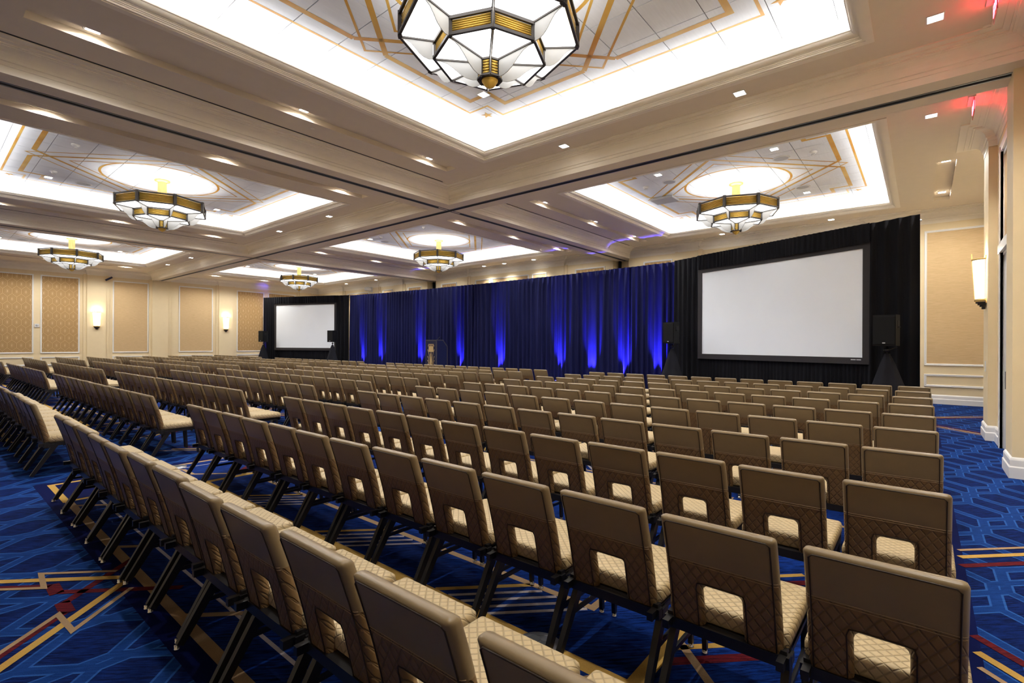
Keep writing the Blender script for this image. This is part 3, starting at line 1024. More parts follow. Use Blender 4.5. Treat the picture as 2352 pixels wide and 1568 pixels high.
def make_chandelier():
    root = empty('chandelier', (0, 0, 0))
    # stem, canopy, finial
    m_ = MB()
    m_.lathe([(0.10, Z1b - 0.12), (0.10, ZT - 4.335 - 0.05)], 24, flute=0.12, smooth=False)
    m_.build('stem', M['brassp'], root)
    m_ = MB()
    m_.lathe([(0.102, -0.06), (0.12, -0.045), (0.165, -0.03), (0.17, -0.005), (0.0, -0.004)], 32, (0, 0, ZT - 4.335))
    m_.build('canopy', M['brassp'], root)
    m_ = MB()
    m_.lathe([(0.0, 0.0), (0.012, 0.002), (0.014, 0.012), (0.045, 0.02), (0.068, 0.045), (0.075, 0.062), (0.075, 0.07), (0.088, 0.074), (0.09, 0.088), (0.06, 0.095), (0.0, 0.096)], 32)
    m_.build('finial', M['brass'], root)
    tiers = ((R1, Z1a, Z1b, 6, 0.075, 'outer'), (R2, Z2a, Z2b, 6, 0.045, 'middle'), (R3, Z3a, Z3b, 5, 0.026, 'lower'))
    for R, za, zb, nr, pw, nm in tiers:
        fr = MB(); rd = MB()
        rail = 0.03 if R > 0.3 else 0.02
        for k in range(8):
            p = oc(R, k); q = oc(R, k + 1)
            zc = (za + zb) / 2
            ang = k * pi / 4
            # post
            pr_ = (p[0] * 0.985, p[1] * 0.985)
            c_, s__ = cos(ang), sin(ang)
            hw, hd = pw / 2, pw * 0.32
            poly = [(pr_[0] + c_ * dx - s__ * dy, pr_[1] + s__ * dx + c_ * dy) for dx, dy in ((-hd, -hw), (hd, -hw * 0.8), (hd, hw * 0.8), (-hd, hw))]
            fr.prism(poly, za - 0.008, zb + 0.012)
            for z in (za + rail / 2, zb - rail / 2):
                fr.bar((p[0], p[1], z), (q[0], q[1], z), 0.028, rail)
            ins = 0.972
            for t in range(nr):
                z = za + rail + (zb - za - 2 * rail) * (t + 0.5) / nr
                e = (pw * 0.5) / (2 * R * sin(pi / 8))
                a_ = (p[0] + (q[0] - p[0]) * e, p[1] + (q[1] - p[1]) * e)
                b_ = (q[0] + (p[0] - q[0]) * e, q[1] + (p[1] - q[1]) * e)
                rd.tube([(a_[0] * ins, a_[1] * ins, z), (b_[0] * ins, b_[1] * ins, z)], (zb - za - 2 * rail) / nr * 0.40, 6)
            # bronze backing behind the rods
            fr.quad((p[0] * 0.955, p[1] * 0.955, za + rail), (q[0] * 0.955, q[1] * 0.955, za + rail), (q[0] * 0.955, q[1] * 0.955, zb - rail), (p[0] * 0.955, p[1] * 0.955, zb - rail))
        fr.build(nm + '_band_frame', M['bronze'], root)
        setp(rd.build(nm + '_band_rods', M['brass'], root), kind='stuff')
    # flat glass under the two upper bands
    for (Ro, zo, Ri, zi) in ((R1 - 0.02, Z1a + 0.004, R2 + 0.0, Z2b + 0.006), (R2 - 0.015, Z2a + 0.004, R3, Z3b + 0.004)):
        for k in range(8):
            a, b, c_, d = oc(Ro, k), oc(Ro, k + 1), oc(Ri, k + 1), oc(Ri, k)
            g = MB()
            g.add([(a[0], a[1], zo), (b[0], b[1], zo), (c_[0], c_[1], zi), (d[0], d[1], zi),
                   (a[0], a[1], zo + 0.006), (b[0], b[1], zo + 0.006), (c_[0], c_[1], zi + 0.006), (d[0], d[1], zi + 0.006)],
                  [(0, 1, 2, 3), (7, 6, 5, 4), (0, 4, 5, 1), (1, 5, 6, 2), (2, 6, 7, 3), (3, 7, 4, 0)])
            g.build('glass_pane', M['pane'], root)
            ribs = MB()
            ribs.bar((a[0], a[1], zo - 0.006), (d[0], d[1], zi - 0.006), 0.026, 0.022)
            ribs.build('radial_rib', M['bronze'], root)
    # hanging ribbed fins under every rib
    def fin(prof, k):
        g = MB()
        ang = k * pi / 4
        c_, s__ = cos(ang), sin(ang)
        th = 0.004
        n = len(prof)
        vs = []
        for sgn in (-1, 1):
            for r, z in prof:
                vs.append((r * c_ - s__ * th * sgn, r * s__ + c_ * th * sgn, z))
        fs = [tuple(range(n)), tuple(range(2 * n - 1, n - 1, -1))]
        fs += [(i_, (i_ + 1) % n + 0, n + (i_ + 1) % n, n + i_) for i_ in range(n)]
        g.add(vs, fs)
        g.build('glass_fin', M['fin'], root)

    of = [(R2 + 0.01, Z2b - 0.01), (R2 + 0.01, Z2a - 0.004), (R2 + 0.06, Z2a - 0.002), (R2 + 0.11, Z2a + 0.018), (R2 + 0.16, Z2a + 0.058), (R2 + 0.205, Z2a + 0.115),
          (R2 + 0.25, Z2a + 0.165), (R2 + 0.30, Z2a + 0.19), (R1 - 0.03, Z1a - 0.02), (R1 - 0.03, Z1a - 0.008)]
    nf = [(R3 + 0.01, Z3b - 0.01), (R3 + 0.01, Z3a + 0.004), (R3 + 0.06, Z3a - 0.002), (R3 + 0.13, Z3a + 0.016), (R3 + 0.20, Z3a + 0.055), (R3 + 0.27, Z3a + 0.115),
          (R3 + 0.335, Z3a + 0.16), (R3 + 0.40, Z3a + 0.178), (R2 - 0.025, Z2a - 0.018), (R2 - 0.025, Z2a - 0.008)]
    for k in range(8):
        fin(of, k); fin(nf, k)
    # brackets at the foot of the column
    m_ = MB()
    m_.lathe([(0.0, 0.094), (0.105, 0.094), (0.12, 0.105), (0.12, 0.118), (0.0, 0.118)], 8, smooth=False)
    m_.build('column_base', M['bronze'], root)
    la = bpy.data.lights.new('chandelier_lamp', 'AREA')
    la.shape = 'DISK'; la.size = 1.6; la.energy = P_CHUP; la.color = (0.98, 0.98, 0.98)
    lo = bpy.data.objects.new('chandelier_lamp', la)
    COL.objects.link(lo); lo.parent = root; lo.location = (0, 0, 0.66); lo.rotation_euler = (pi, 0, 0)
    return root


ch_labels = {(0, 0): 'large tiered glass and brass chandelier nearest the camera, cut by the frame top',
             (1, 0): 'tiered glass and brass chandelier in front of the right screen',
             (0, 1): 'tiered glass and brass chandelier at left, second largest in view',
             (1, 1): 'tiered glass and brass chandelier above the middle of the blue drape',
             (0, 2): 'tiered glass and brass chandelier farthest left, near the left wall',
             (1, 2): 'small distant tiered chandelier above the left screen'}
ch0 = make_chandelier()
first = True
for (i, j) in rects:
    o = ch0 if first else copy_tree(ch0)
    first = False
    o.location = (BX[j], BY[i], 4.335)
    setp(o, ch_labels[(i, j)], 'chandelier', 'tiered art deco chandeliers')

# ------------------------------------------------------------------ recessed downlights
def spot_light(name, power, color, angle, blend, radius):
    l = bpy.data.lights.new(name, 'SPOT')
    l.energy = power; l.color = color; l.spot_size = radians(angle); l.spot_blend = blend; l.shadow_soft_size = radius
    return l


L_SLOT = spot_light('slot_lamp', P_SLOT, (1.0, 0.98, 0.945), 166, 0.7, 0.05)
L_SOFF = spot_light('soffit_lamp', P_SOFFIT, (1.0, 0.98, 0.94), 112, 1.0, 0.05)
L_TRAY = spot_light('tray_lamp', P_TRAY, (0.98, 0.98, 0.97), 110, 0.9, 0.05)
m_ = MB()
hw = 0.068
for a in (-1, 1):
    x0, x1 = sorted((a * hw, a * (hw + 0.014)))
    m_.box(x0, x1, -hw - 0.014, hw + 0.014, -0.008, 0.004)
    m_.box(-hw, hw, x0, x1, -0.008, 0.004)
trimM = m_.mesh('trim_ring', M['plastic'])
m_ = MB()
m_.box(-hw, hw, -hw, hw, -0.004, 0.002)
lensM = m_.mesh('lens', M['lamp'])


def downlight(x, y, z, lamp, label, group):
    o = empty('recessed_downlight', (x, y, z))
    setp(o, label, 'downlight', group)
    link('trim_ring', trimM, o)
    link('lens', lensM, o)
    lo = bpy.data.objects.new('downlight_lamp', lamp)
    COL.objects.link(lo)
    lo.parent = o
    lo.location = (0, 0, -0.012)
    return o


def where(y):
    return 'near' if y < -0.5 else ('far' if y > 0.5 else 'middle')


for (i, j) in rects:
    cx, cy = BX[j], BY[i]
    nm = BAYNAME[(i, j)]
    for y in (-2.62, 0.0, 2.62):
        downlight(cx - 3.97, cy + y, ZS + SLD - 0.004, L_SLOT, 'square downlight, %s in the slot left of %s' % (where(y), nm), 'slot downlights')
    for y in ((-2.62, 0.0, 2.62) if j else ((0.02, 2.69) if i else (-2.62, 0.0))):
        downlight(cx + 3.98, cy + y, ZS + SLD - 0.004, L_SLOT, 'square downlight, %s in the slot right of %s' % (where(y), nm), 'slot downlights')
    if j == 0:
        y = -2.96 if i else 3.23
        downlight(cx + 3.72, cy + y, ZS - 0.001, L_SOFF, 'lone square downlight by the right wall beyond %s' % nm if not i else 'lone square downlight beside the far exit sign', 'soffit downlights')
    fr = ((-1.16, 'left'), (0.08, 'centre'), (1.75, 'right')) if (i, j) == (1, 1) else ((-1.45, 'left'), (1.58, 'right'))
    fy = 3.87 if (i, j) == (1, 1) else (3.73 if i else 3.62)
    for x, sd in fr:
        downlight(cx + x, cy + fy, ZS - 0.001, L_SOFF, '%s square downlight on the soffit beyond %s' % (sd, nm), 'soffit downlights')
    tx = 1.25 if (i, j) == (1, 0) else 1.88
    for x in (-tx, tx):
        for y in (-1.86, 1.92):
            downlight(cx + x, cy + y, ZT - 0.003, L_TRAY, '%s %s square downlight in the tray of %s' % ('near' if y < 0 else 'far', 'left' if x < 0 else 'right', nm), 'tray downlights')

# ------------------------------------------------------------------ tray devices: round speakers, smoke detectors, sprinklers
m_ = MB()
m_.lathe([(0.0, -0.006), (0.135, -0.008), (0.14, -0.008)], 32)
spk_g = m_.mesh('speaker_grille', M['grey'])
m_ = MB()
m_.lathe([(0.14, -0.008), (0.145, -0.014), (0.165, -0.012), (0.17, 0.0)], 32)
spk_r = m_.mesh('speaker_rim', M['plastic'])
m_ = MB()
m_.lathe([(0.0, -0.075), (0.03, -0.074), (0.038, -0.06), (0.04, -0.045), (0.062, -0.032), (0.072, -0.02), (0.072, 0.0)], 24)
smk_b = m_.mesh('detector_body', M['plastic'])
m_ = MB()
m_.lathe([(0.031, -0.066), (0.041, -0.064), (0.041, -0.052), (0.031, -0.05)], 12, smooth=False)
smk_v = m_.mesh('detector_vent', M['grey'])
m_ = MB()
m_.lathe([(0.0, -0.008), (0.036, -0.007), (0.041, -0.003), (0.041, 0.0)], 20)
spr = m_.mesh('sprinkler_cover', M['crown'])
for (i, j) in rects:
    cx, cy = BX[j], BY[i]
    nm = BAYNAME[(i, j)]
    tx = 1.25 if (i, j) == (1, 0) else 1.85
    for x in (-tx, tx):
        for y in (-1.2, 1.33):
            o = empty('ceiling_speaker', (cx + x, cy + y, ZT - 0.0032))
            setp(o, '%s %s round ceiling speaker in the tray of %s' % ('near' if y < 0 else 'far', 'left' if x < 0 else 'right', nm), 'speaker', 'round ceiling speakers')
            link('speaker_grille', spk_g, o); link('speaker_rim', spk_r, o)
    det = ((-1.87, -1.19), (1.85, -1.19)) if (i, j) == (1, 0) else ((-1.2, -1.86), (1.3, -1.86))
    for x, y in det:
        o = empty('smoke_detector', (cx + x, cy + y, ZT - 0.0032))
        setp(o, '%s white smoke detector in the tray of %s' % ('left' if x < 0 else 'right', nm), 'smoke detector', 'smoke detectors')
        link('detector_body', smk_b, o); link('detector_vent', smk_v, o)
    for k, (x, y, tx_) in enumerate(((-4.35, 0.33, 'left of'), (-4.36, 3.82, 'far left of'), (0.12, 3.86, 'beyond'))):
        o = link('sprinkler_cover', spr, None, (cx + x, cy + y, ZS - 0.0005))
        setp(o, 'small round sprinkler cover %s %s' % (tx_, nm), 'sprinkler', 'sprinkler covers')
o = link('sprinkler_cover', spr, None, (0.56, BY[0] + 3.79, ZS - 0.0005))
setp(o, 'round sprinkler cover near the near exit sign', 'sprinkler', 'sprinkler covers')

# grey hatch box on the tray before the right screen
hb = empty('ceiling_hatch', (BX[0] - 1.9, BY[1] + 0.1, ZT - 0.003))
setp(hb, 'grey rectangular projector hatch hanging from the tray before the right screen', 'hatch')
m_ = MB(); m_.box(-0.31, 0.31, -0.26, 0.26, -0.07, -0.012); m_.build('hatch_plate', M['grey'], hb)
m_ = MB(); m_.box(-0.26, 0.26, -0.21, 0.21, -0.012, 0.0); m_.build('hatch_neck', M['plastic'], hb)

# ------------------------------------------------------------------ exit signs
def text_mesh(txt, size, mat, depth=0.001):
    cu = bpy.data.curves.new('lettering', 'FONT')
    cu.body = txt
    cu.size = size
    cu.align_x = 'CENTER'; cu.align_y = 'CENTER'
    cu.extrude = depth
    ob = bpy.data.objects.new('lettering_tmp', cu)
    COL.objects.link(ob)
    dg = bpy.context.evaluated_depsgraph_get()
    dg.update()
    me = bpy.data.meshes.new_from_object(ob.evaluated_get(dg))
    bpy.data.objects.remove(ob)
    me.name = 'lettering'
    me.materials.clear()
    me.materials.append(mat)
    return me


exit_txt = text_mesh('EXIT', 0.17, M['exit'])


def exit_sign(x, y, label):
    o = empty('exit_sign', (x, y, ZS))
    setp(o, label, 'exit sign', 'edge-lit red exit signs')
    a = MB(); a.box(-0.06, 0.06, -0.19, 0.19, -0.016, 0.0); a.build('ceiling_plate', M['plastic'], o)
    a = MB(); a.box(-0.004, 0.004, -0.17, 0.17, -0.24, -0.016); a.build('sign_panel', M['acrylic'], o)
    for s_ in (-1, 1):
        t = link('lettering', exit_txt, o, (s_ * 0.0055, 0, -0.125))
        t.rotation_euler = (pi / 2, 0, s_ * pi / 2)
    la = bpy.data.lights.new('exit_glow', 'POINT')
    la.energy = 0.10; la.color = (1.0, 0.02, 0.04); la.shadow_soft_size = 0.03
    lo = bpy.data.objects.new('exit_glow', la)
    COL.objects.link(lo); lo.parent = o; lo.location = (-0.03, 0, -0.10)


exit_sign(0.572, 9.98, 'red exit sign on the ceiling before the doorway, seen edge on')
exit_sign(0.572, 7.10, 'red exit sign at the top right corner, cut by the frame')

# ------------------------------------------------------------------ sconces
def sconce(loc, rz, label):
    """half-round sconce; local +x points into the room"""
    o = empty('wall_sconce', loc, rz)
    setp(o, label, 'sconce', 'half-round wall sconces')
    a = MB(); a.box(0.0, 0.02, -0.10, 0.10, -0.40, 0.42); a.build('back_plate', M['brassp'], o)
    a = MB(); a.lathe([(0.125, -0.34), (0.165, 0.36)], 16, (0.012, 0, 0), a0=-pi / 2, a1=pi / 2)
    a.build('glass_shade', M['sconce'], o)
    a = MB()
    a.lathe([(0.122, -0.37), (0.136, -0.37), (0.138, -0.325), (0.124, -0.325)], 16, (0.012, 0, 0), a0=-pi / 2, a1=pi / 2)
    a.lathe([(0.160, 0.335), (0.174, 0.335), (0.176, 0.365), (0.162, 0.365)], 16, (0.012, 0, 0), a0=-pi / 2, a1=pi / 2)
    for ang in (-pi / 2 + 0.06, 0.0, pi / 2 - 0.06):
        a.bar((0.012 + 0.130 * cos(ang), 0.130 * sin(ang), -0.34), (0.012 + 0.170 * cos(ang), 0.170 * sin(ang), 0.36), 0.01, 0.01)
    a.bar((0.182, 0, 0.33), (0.182, 0, 0.46), 0.014, 0.014)
    a.build('brass_bands', M['brassp'], o)
    a = MB()
    for k, (r, z0, z1) in enumerate(((0.12, -0.40, -0.37), (0.095, -0.43, -0.40), (0.07, -0.46, -0.43), (0.045, -0.50, -0.46))):
        a.lathe([(0.0, z0), (r, z0), (r, z1), (0.0, z1)], 12, (0.012, 0, 0), a0=-pi / 2, a1=pi / 2)
    a.build('stepped_base', M['bronze'], o)
    la = bpy.data.lights.new('sconce_lamp', 'POINT')
    la.energy = 3.0; la.color = (1.0, 0.88, 0.66); la.shadow_soft_size = 0.06
    lo = bpy.data.objects.new('sconce_lamp', la)
    COL.objects.link(lo); lo.parent = o; lo.location = (0.10, 0, 0.45)
    return o


sconce((XL + PIL, 5.83, 2.70), 0.0, 'lit half-round sconce on the left wall, the one farther from the screen')
sconce((XL + PIL, 11.76, 2.70), 0.0, 'lit half-round sconce on the left wall, beside the left screen')
sconce((0.84, 11.72, 2.70), pi, 'lit half-round sconce on the right-hand pilaster, seen from the side')

# ------------------------------------------------------------------ small wall fittings
m_ = MB(); v_, f_ = rbox(0, 0.03, -0.085, 0.085, -0.085, 0.085, 0.012); m_.add(v_, f_)
o = empty('wall_control', (XL, 3.685, 2.32)); setp(o, 'small white wall control between two patterned panels', 'wall control')
m_.build('cover', M['plastic'], o)
m_ = MB(); m_.lathe([(0.0, 0.0), (0.05, 0.0), (0.05, -0.008)], 16); d_ = m_.build('dial', M['grey'], o, (0.031, 0, 0.01)); d_.rotation_euler = (0, pi / 2, 0)
m_ = MB(); v_, f_ = rbox(-0.012, 0, -0.04, 0.04, -0.09, 0.09, 0.004); m_.add(v_, f_)
o = empty('wall_switch', (0.84, 11.70, 1.22)); setp(o, 'white switch plate on the pilaster below the right sconce', 'switch')
m_.build('cover', M['plastic'], o)
m_ = MB(); m_.box(-0.016, -0.012, -0.015, 0.015, -0.03, 0.03); m_.build('rocker', M['white'], o)
o = empty('wall_spotlight', (XL + 0.06, 6.30, 4.74)); setp(o, 'small dark tilted spotlight under the crown beside the left sconce', 'spotlight')
m_ = MB(); m_.tube([(0.20, -0.16, -0.09), (0.24, 0.10, 0.09)], 0.045, 12); m_.build('lamp_body', M['lectern'], o)
m_ = MB(); m_.bar((0.0, 0.0, 0.06), (0.22, -0.02, 0.0), 0.03, 0.03); m_.build('arm', M['plastic'], o)
o = empty('wall_projector_mount', (-25.35, YF - PIL, 4.62)); setp(o, 'white bracket fixture on the front wall above the drape', 'fixture')
m_ = MB(); v_, f_ = rbox(-0.16, 0.16, -0.42, -0.12, 0.05, 0.26, 0.03); m_.add(v_, f_); m_.build('fixture_head', M['plastic'], o)
m_ = MB(); m_.bar((0, 0, 0.15), (0, -0.2, 0.15), 0.06, 0.06); m_.box(-0.10, 0.10, -0.02, 0.0, 0.0, 0.3); m_.build('arm', M['plastic'], o)

for k, (x, y, lab) in enumerate(((-1.53, 2.07, 'round steel floor box in the carpet beside a near chair leg'), (-7.22, 2.10, 'round steel floor box in the aisle carpet'))):
    o = empty('floor_box', (x, y, 0.003)); setp(o, lab, 'floor box', 'round floor boxes')
    m_ = MB(); m_.lathe([(0.13, 0.0), (0.13, 0.005), (0.10, 0.008), (0.0, 0.008)], 32); m_.build('rim', M['steel'], o)
    m_ = MB(); m_.lathe([(0.095, 0.0085), (0.093, 0.012), (0.0, 0.012)], 32); ld = m_.build('lid', M['steel'], o)
    m_ = MB()
    for a, b in ((0.03, 0.7), (0.055, 2.5), (0.055, 4.4)):
        m_.lathe([(0.0, 0.0), (0.03, 0.0), (0.03, 0.003), (0.0, 0.003)], 14, (a * cos(b), a * sin(b), 0.012), smooth=False)
    m_.build('outlet_cover', M['track'], ld)
    m_ = MB(); m_.strip([(0.042 * cos(t / 6), 0.042 * sin(t / 6)) for t in range(0, 22)], 0.003, 0.0125); m_.build('engraved_line', M['slot'], ld)

# ------------------------------------------------------------------ pipe and drape
YC = 15.8
DZ = 4.27
PC0 = (-25.04, YC)
PC1 = (-6.21, YC)
PR = (-0.045, 13.27)
PL = (-30.70, 13.52)


def drape_mesh(L, z0, z1, mat, seed, amp=0.045, per=0.17, nz=7, gather=1.0, zfun=None):
    """pleated cloth hanging in local x (0..L), bulging in local y"""
    rnd = random.Random(seed)
    step = 0.022
    n = max(4, int(L / step))
    # irregular fold phase
    ph = []; p = rnd.random() * 6
    f = 2 * pi / per
    cur = 1.0
    amps = []; a_ = 1.0
    for k in range(n + 1):
        if k % 9 == 0: tgt = rnd.uniform(0.55, 1.6)
        if k % 13 == 0: ta = rnd.uniform(0.4, 1.5)
        cur += (tgt - cur) * 0.15
        a_ += (ta - a_) * 0.12
        p += f * step * cur
        ph.append(p); amps.append(a_)
    vs = []
    for r in range(nz):
        t = r / (nz - 1)
        for k in range(n + 1):
            x = L * k / n
            ztop = z1 + (zfun(x / L) if zfun else 0.0)
            z = z0 + (ztop - z0) * t
            A = amp * amps[k] * (1.0 - 0.55 * t ** 3 * gather)
            sway = 0.02 * sin(x * 3.1 + seed) * (1 - t)
            y = A * (sin(ph[k]) + 0.35 * sin(2 * ph[k] + 0.6) + 0.25 * (1 - t) * sin(ph[k] * 0.53 + 1.0)) + sway
            vs.append((x, y, z))
    fs = []
    for r in range(nz - 1):
        for k in range(n):
            a = r * (n + 1) + k
            fs.append((a, a + 1, a + n + 2, a + n + 1))
    m = MB()
    m.add(vs, fs, 0, True)
    me = m.mesh('curtain_panel', mat)
    return me


def seg_frame(P, Q):
    L = hypot(Q[0] - P[0], Q[1] - P[1])
    a = atan2(Q[1] - P[1], Q[0] - P[0])
    return L, a


# centre drape
Lc, ac = seg_frame(PC0, PC1)
root = empty('stage_drape', (PC0[0], PC0[1], 0), ac)
setp(root, 'long navy stage drape lit blue from below between the two screens', 'drape')
NP = 10
for k in range(NP):
    l = Lc / NP
    sag = lambda u, k=k: -0.085 * sin(pi * (k + u) / NP) ** 0.8 if 0 < (k + u) / NP < 1 else 0.0
    link('curtain_panel', drape_mesh(l + (0.30 if k < NP - 1 else 0.0), 0.01, DZ, M['drape'], 100 + k, 0.062, 0.24, 8, 1.0, sag), root, (k * l, 0.045 * (k % 2), 0))
m_ = MB(); m_.tube([(0, 0.19, DZ - 0.2), (Lc, 0.19, DZ - 0.2)], 0.022, 8); m_.build('top_pipe', M['steel'], root)
for k in range(0, NP + 1, 2):
    x = min(max(k * Lc / NP, 0.05), Lc - 0.05)
    m_ = MB(); m_.tube([(x, 0.24, 0.0), (x, 0.24, DZ - 0.2)], 0.02, 8)
    m_.box(x - 0.2, x + 0.2, 0.13, 0.5, 0, 0.012)
    m_.build('upright_post', M['steel'], root)


def screen_wing(P, Q, s0, s1, zs0, zs1, slabel, dlabel, seed, bw):
    """angled wing: black drape surround with a projection screen from s0 to s1"""
    L, a = seg_frame(P, Q)
    dr = empty('screen_surround_drape', (P[0], P[1], 0), a)
    setp(dr, dlabel, 'drape', 'black screen surrounds')
    link('side_curtain', drape_mesh(s0 - bw + 0.06, 0.01, DZ + 0.02, M['bdrape'], seed, 0.035, 0.17), dr, (0, 0, 0))
    link('side_curtain', drape_mesh(L - s1 - bw + 0.06, 0.01, DZ + 0.02, M['bdrape'], seed + 1, 0.05, 0.30), dr, (s1 + bw - 0.06, 0, 0))
    link('valance', drape_mesh(s1 - s0 + 2 * bw + 0.04, zs1 + bw - 0.05, DZ + 0.02, M['bdrape'], seed + 2, 0.022, 0.13, 5, 0.3), dr, (s0 - bw - 0.02, -0.075, 0))
    link('skirt', drape_mesh(s1 - s0 + 2 * bw + 0.04, 0.01, zs0 - bw + 0.06, M['bdrape'], seed + 3, 0.022, 0.13, 5), dr, (s0 - bw - 0.02, 0.05, 0))
    m2 = MB(); m2.tube([(0, 0.08, DZ - 0.1), (L, 0.08, DZ - 0.1)], 0.022, 8); m2.build('top_pipe', M['steel'], dr)
    sr = empty('projection_screen', (P[0], P[1], 0), a)
    setp(sr, slabel, 'screen', 'front projection screens')
    m2 = MB(); m2.box(s0, s1, -0.012, -0.006, zs0, zs1); m2.build('screen_surface', M['screen'], sr)
    m2 = MB()
    m2.box(s0 - bw, s1 + bw, -0.03, 0.0, zs0 - bw, zs0)
    m2.box(s0 - bw, s1 + bw, -0.03, 0.0, zs1, zs1 + bw)
    m2.box(s0 - bw, s0, -0.03, 0.0, zs0, zs1)
    m2.box(s1, s1 + bw, -0.03, 0.0, zs0, zs1)
    m2.build('screen_frame', M['frame'], sr)
    m2 = MB()
    m2.box(s1 - 0.24, s1 - 0.135, -0.033, -0.03, zs0 - 0.06, zs0 - 0.038)
    m2.box(s1 - 0.12, s1 - 0.025, -0.033, -0.03, zs0 - 0.06, zs0 - 0.038)
    m2.build('maker_mark', M['text'], sr)
    m2 = MB()
    for x in (s0 + 0.1, s1 - 0.1):
        m2.box(x - 0.02, x + 0.02, 0.14, 0.18, 0, zs0)
        m2.bar((x, 0.16, zs0), (x, 0.6, 0.02), 0.03, 0.03)
    m2.build('support_leg', M['black'], sr)


LR, aR = seg_frame(PC1, PR)
LL, aL = seg_frame(PL, PC0)
screen_wing(PC1, PR, 1.12, 5.60, 1.29, 3.75, 'large blank white projection screen at right in black frame', 'black pleated drape surrounding the right screen', 300, 0.15)
screen_wing(PL, PC0, 0.98, 5.10, 1.28, 3.79, 'blank white projection screen at far left in black frame', 'black pleated drape surrounding the left screen', 400, 0.15)

# uplights on the floor in front of the drape
def uplight(x, y, rz, label, power=P_UPLIGHT, tilt=16):
    o = empty('uplight', (x, y, 0), rz)
    setp(o, label, 'uplight', 'blue drape uplights')
    a = MB(); a.lathe([(0.0, 0.03), (0.075, 0.03), (0.08, 0.05), (0.08, 0.19), (0.07, 0.2)], 20); a.build('housing', M['black'], o)
    a = MB(); a.lathe([(0.07, 0.193), (0.0, 0.193)], 20); a.build('lens', M['uplens'], o)
    a = MB(); a.box(-0.1, 0.1, -0.02, 0.02, 0, 0.03); a.build('foot', M['black'], o)
    l = spot_light('uplight_lamp', power, (0.085, 0.06, 1.0), 34, 1.0, 0.03)
    lo = bpy.data.objects.new('uplight_lamp', l)
    COL.objects.link(lo); lo.parent = o
    lo.location = (0, 0, 0.215)
    lo.rotation_euler = (pi - radians(tilt), 0, 0)     # shines up, leaning to local +y


ups = (-23.55, -22.0, -18.8, -16.0, -13.65, -10.65, -9.25, -7.95, -6.75)
names = ('first', 'second', 'third', 'fourth', 'fifth', 'sixth', 'seventh', 'eighth', 'ninth')
for nme, x in zip(names, ups):
    uplight(x, YC - 0.30, 0.0, 'blue uplight at the foot of the centre drape, %s from the left screen' % nme)
uplight(PR[0] - 0.30, PR[1] - 0.20, aR, 'blue uplight behind the speaker stand right of the right screen', P_UPLIGHT * 0.9)
uplight(PL[0] + 0.22, PL[1] - 0.16, aL, 'blue uplight behind the speaker stand left of the left screen', P_UPLIGHT * 0.35)

# ------------------------------------------------------------------ loudspeakers on skirted stands
def speaker(x, y, rz, z, lab, slab):
    st = empty('speaker_stand', (x, y, 0), rz)
    setp(st, slab, 'speaker stand', 'skirted speaker stands')
    a = MB()
    n = 28
    prof = []
    vs = []; zt = z - 0.16
    for r_, zz, am in ((0.48, 0.005, 0.16), (0.36, 0.4, 0.13), (0.24, 0.8, 0.09), (0.12, zt - 0.2, 0.05), (0.045, zt, 0.02)):
        for k in range(n):
            t = 2 * pi * k / n
            rr = r_ * (1 + am * cos(3 * t) + 0.05 * sin(7 * t))
            vs.append((rr * cos(t), rr * sin(t), zz))
    fs = [(r_ * n + k, r_ * n + (k + 1) % n, (r_ + 1) * n + (k + 1) % n, (r_ + 1) * n + k) for r_ in range(4) for k in range(n)]
    a.add(vs, fs, 0, True)
    a.build('fabric_skirt', M['skirt'], st)
    a = MB(); a.tube([(0, 0, 0.02), (0, 0, z - 0.012)], 0.018, 10); a.build('pole', M['black'], st)
    a = MB(); a.tube([(0, 0, z - 0.12), (0, 0, z - 0.04)], 0.03, 10); a.bar((-0.07, 0, z - 0.09), (0.07, 0, z - 0.07), 0.018, 0.018); a.bar((0, 0, z - 0.1), (0.16, 0.02, z - 0.022), 0.016, 0.016); a.build('clamp', M['black'], st)
    sp = empty('loudspeaker', (x, y, z), rz)
    setp(sp, lab, 'loudspeaker', 'black loudspeakers on stands')
    a = MB()
    poly = [(-0.20, -0.19), (0.20, -0.19), (0.20, 0.06), (0.11, 0.20), (-0.11, 0.20), (-0.20, 0.06)]
    a.prism(poly, 0.0, 0.64); a.build('cabinet', M['spk'], sp)
    a = MB(); v2, f2 = rbox(-0.185, 0.185, -0.205, -0.19, 0.03, 0.61, 0.006); a.add(v2, f2); g = a.build('grille', M['grille'], sp)
    a = MB(); a.box(-0.025, 0.025, -0.209, -0.205, 0.05, 0.07); a.build('badge', M['text'], g)
    for s_ in (-1, 1):
        a = MB(); x0, x1 = sorted((s_ * 0.20, s_ * 0.206)); a.box(x0, x1, -0.10, 0.03, 0.36, 0.52); hd_ = a.build('handle_recess', M['slot'], sp)
        a = MB(); x0, x1 = sorted((s_ * 0.206, s_ * 0.222)); a.box(x0, x1, -0.09, 0.02, 0.375, 0.40); a.build('handle', M['grille'], hd_)


speaker(-0.56, 12.93, radians(-14), 1.56, 'black loudspeaker right of the right screen', 'black skirted stand right of the right screen')
speaker(-5.85, 14.72, radians(-16), 1.60, 'black loudspeaker left of the right screen, dim against the drape', 'black skirted stand left of the right screen')
speaker(-29.75, 13.12, radians(14), 1.62, 'black loudspeaker left of the left screen, against the cream wall', 'black skirted stand left of the left screen')
speaker(-25.15, 14.82, radians(16), 1.62, 'black loudspeaker overlapping the right edge of the left screen', 'black skirted stand at the right edge of the left screen')

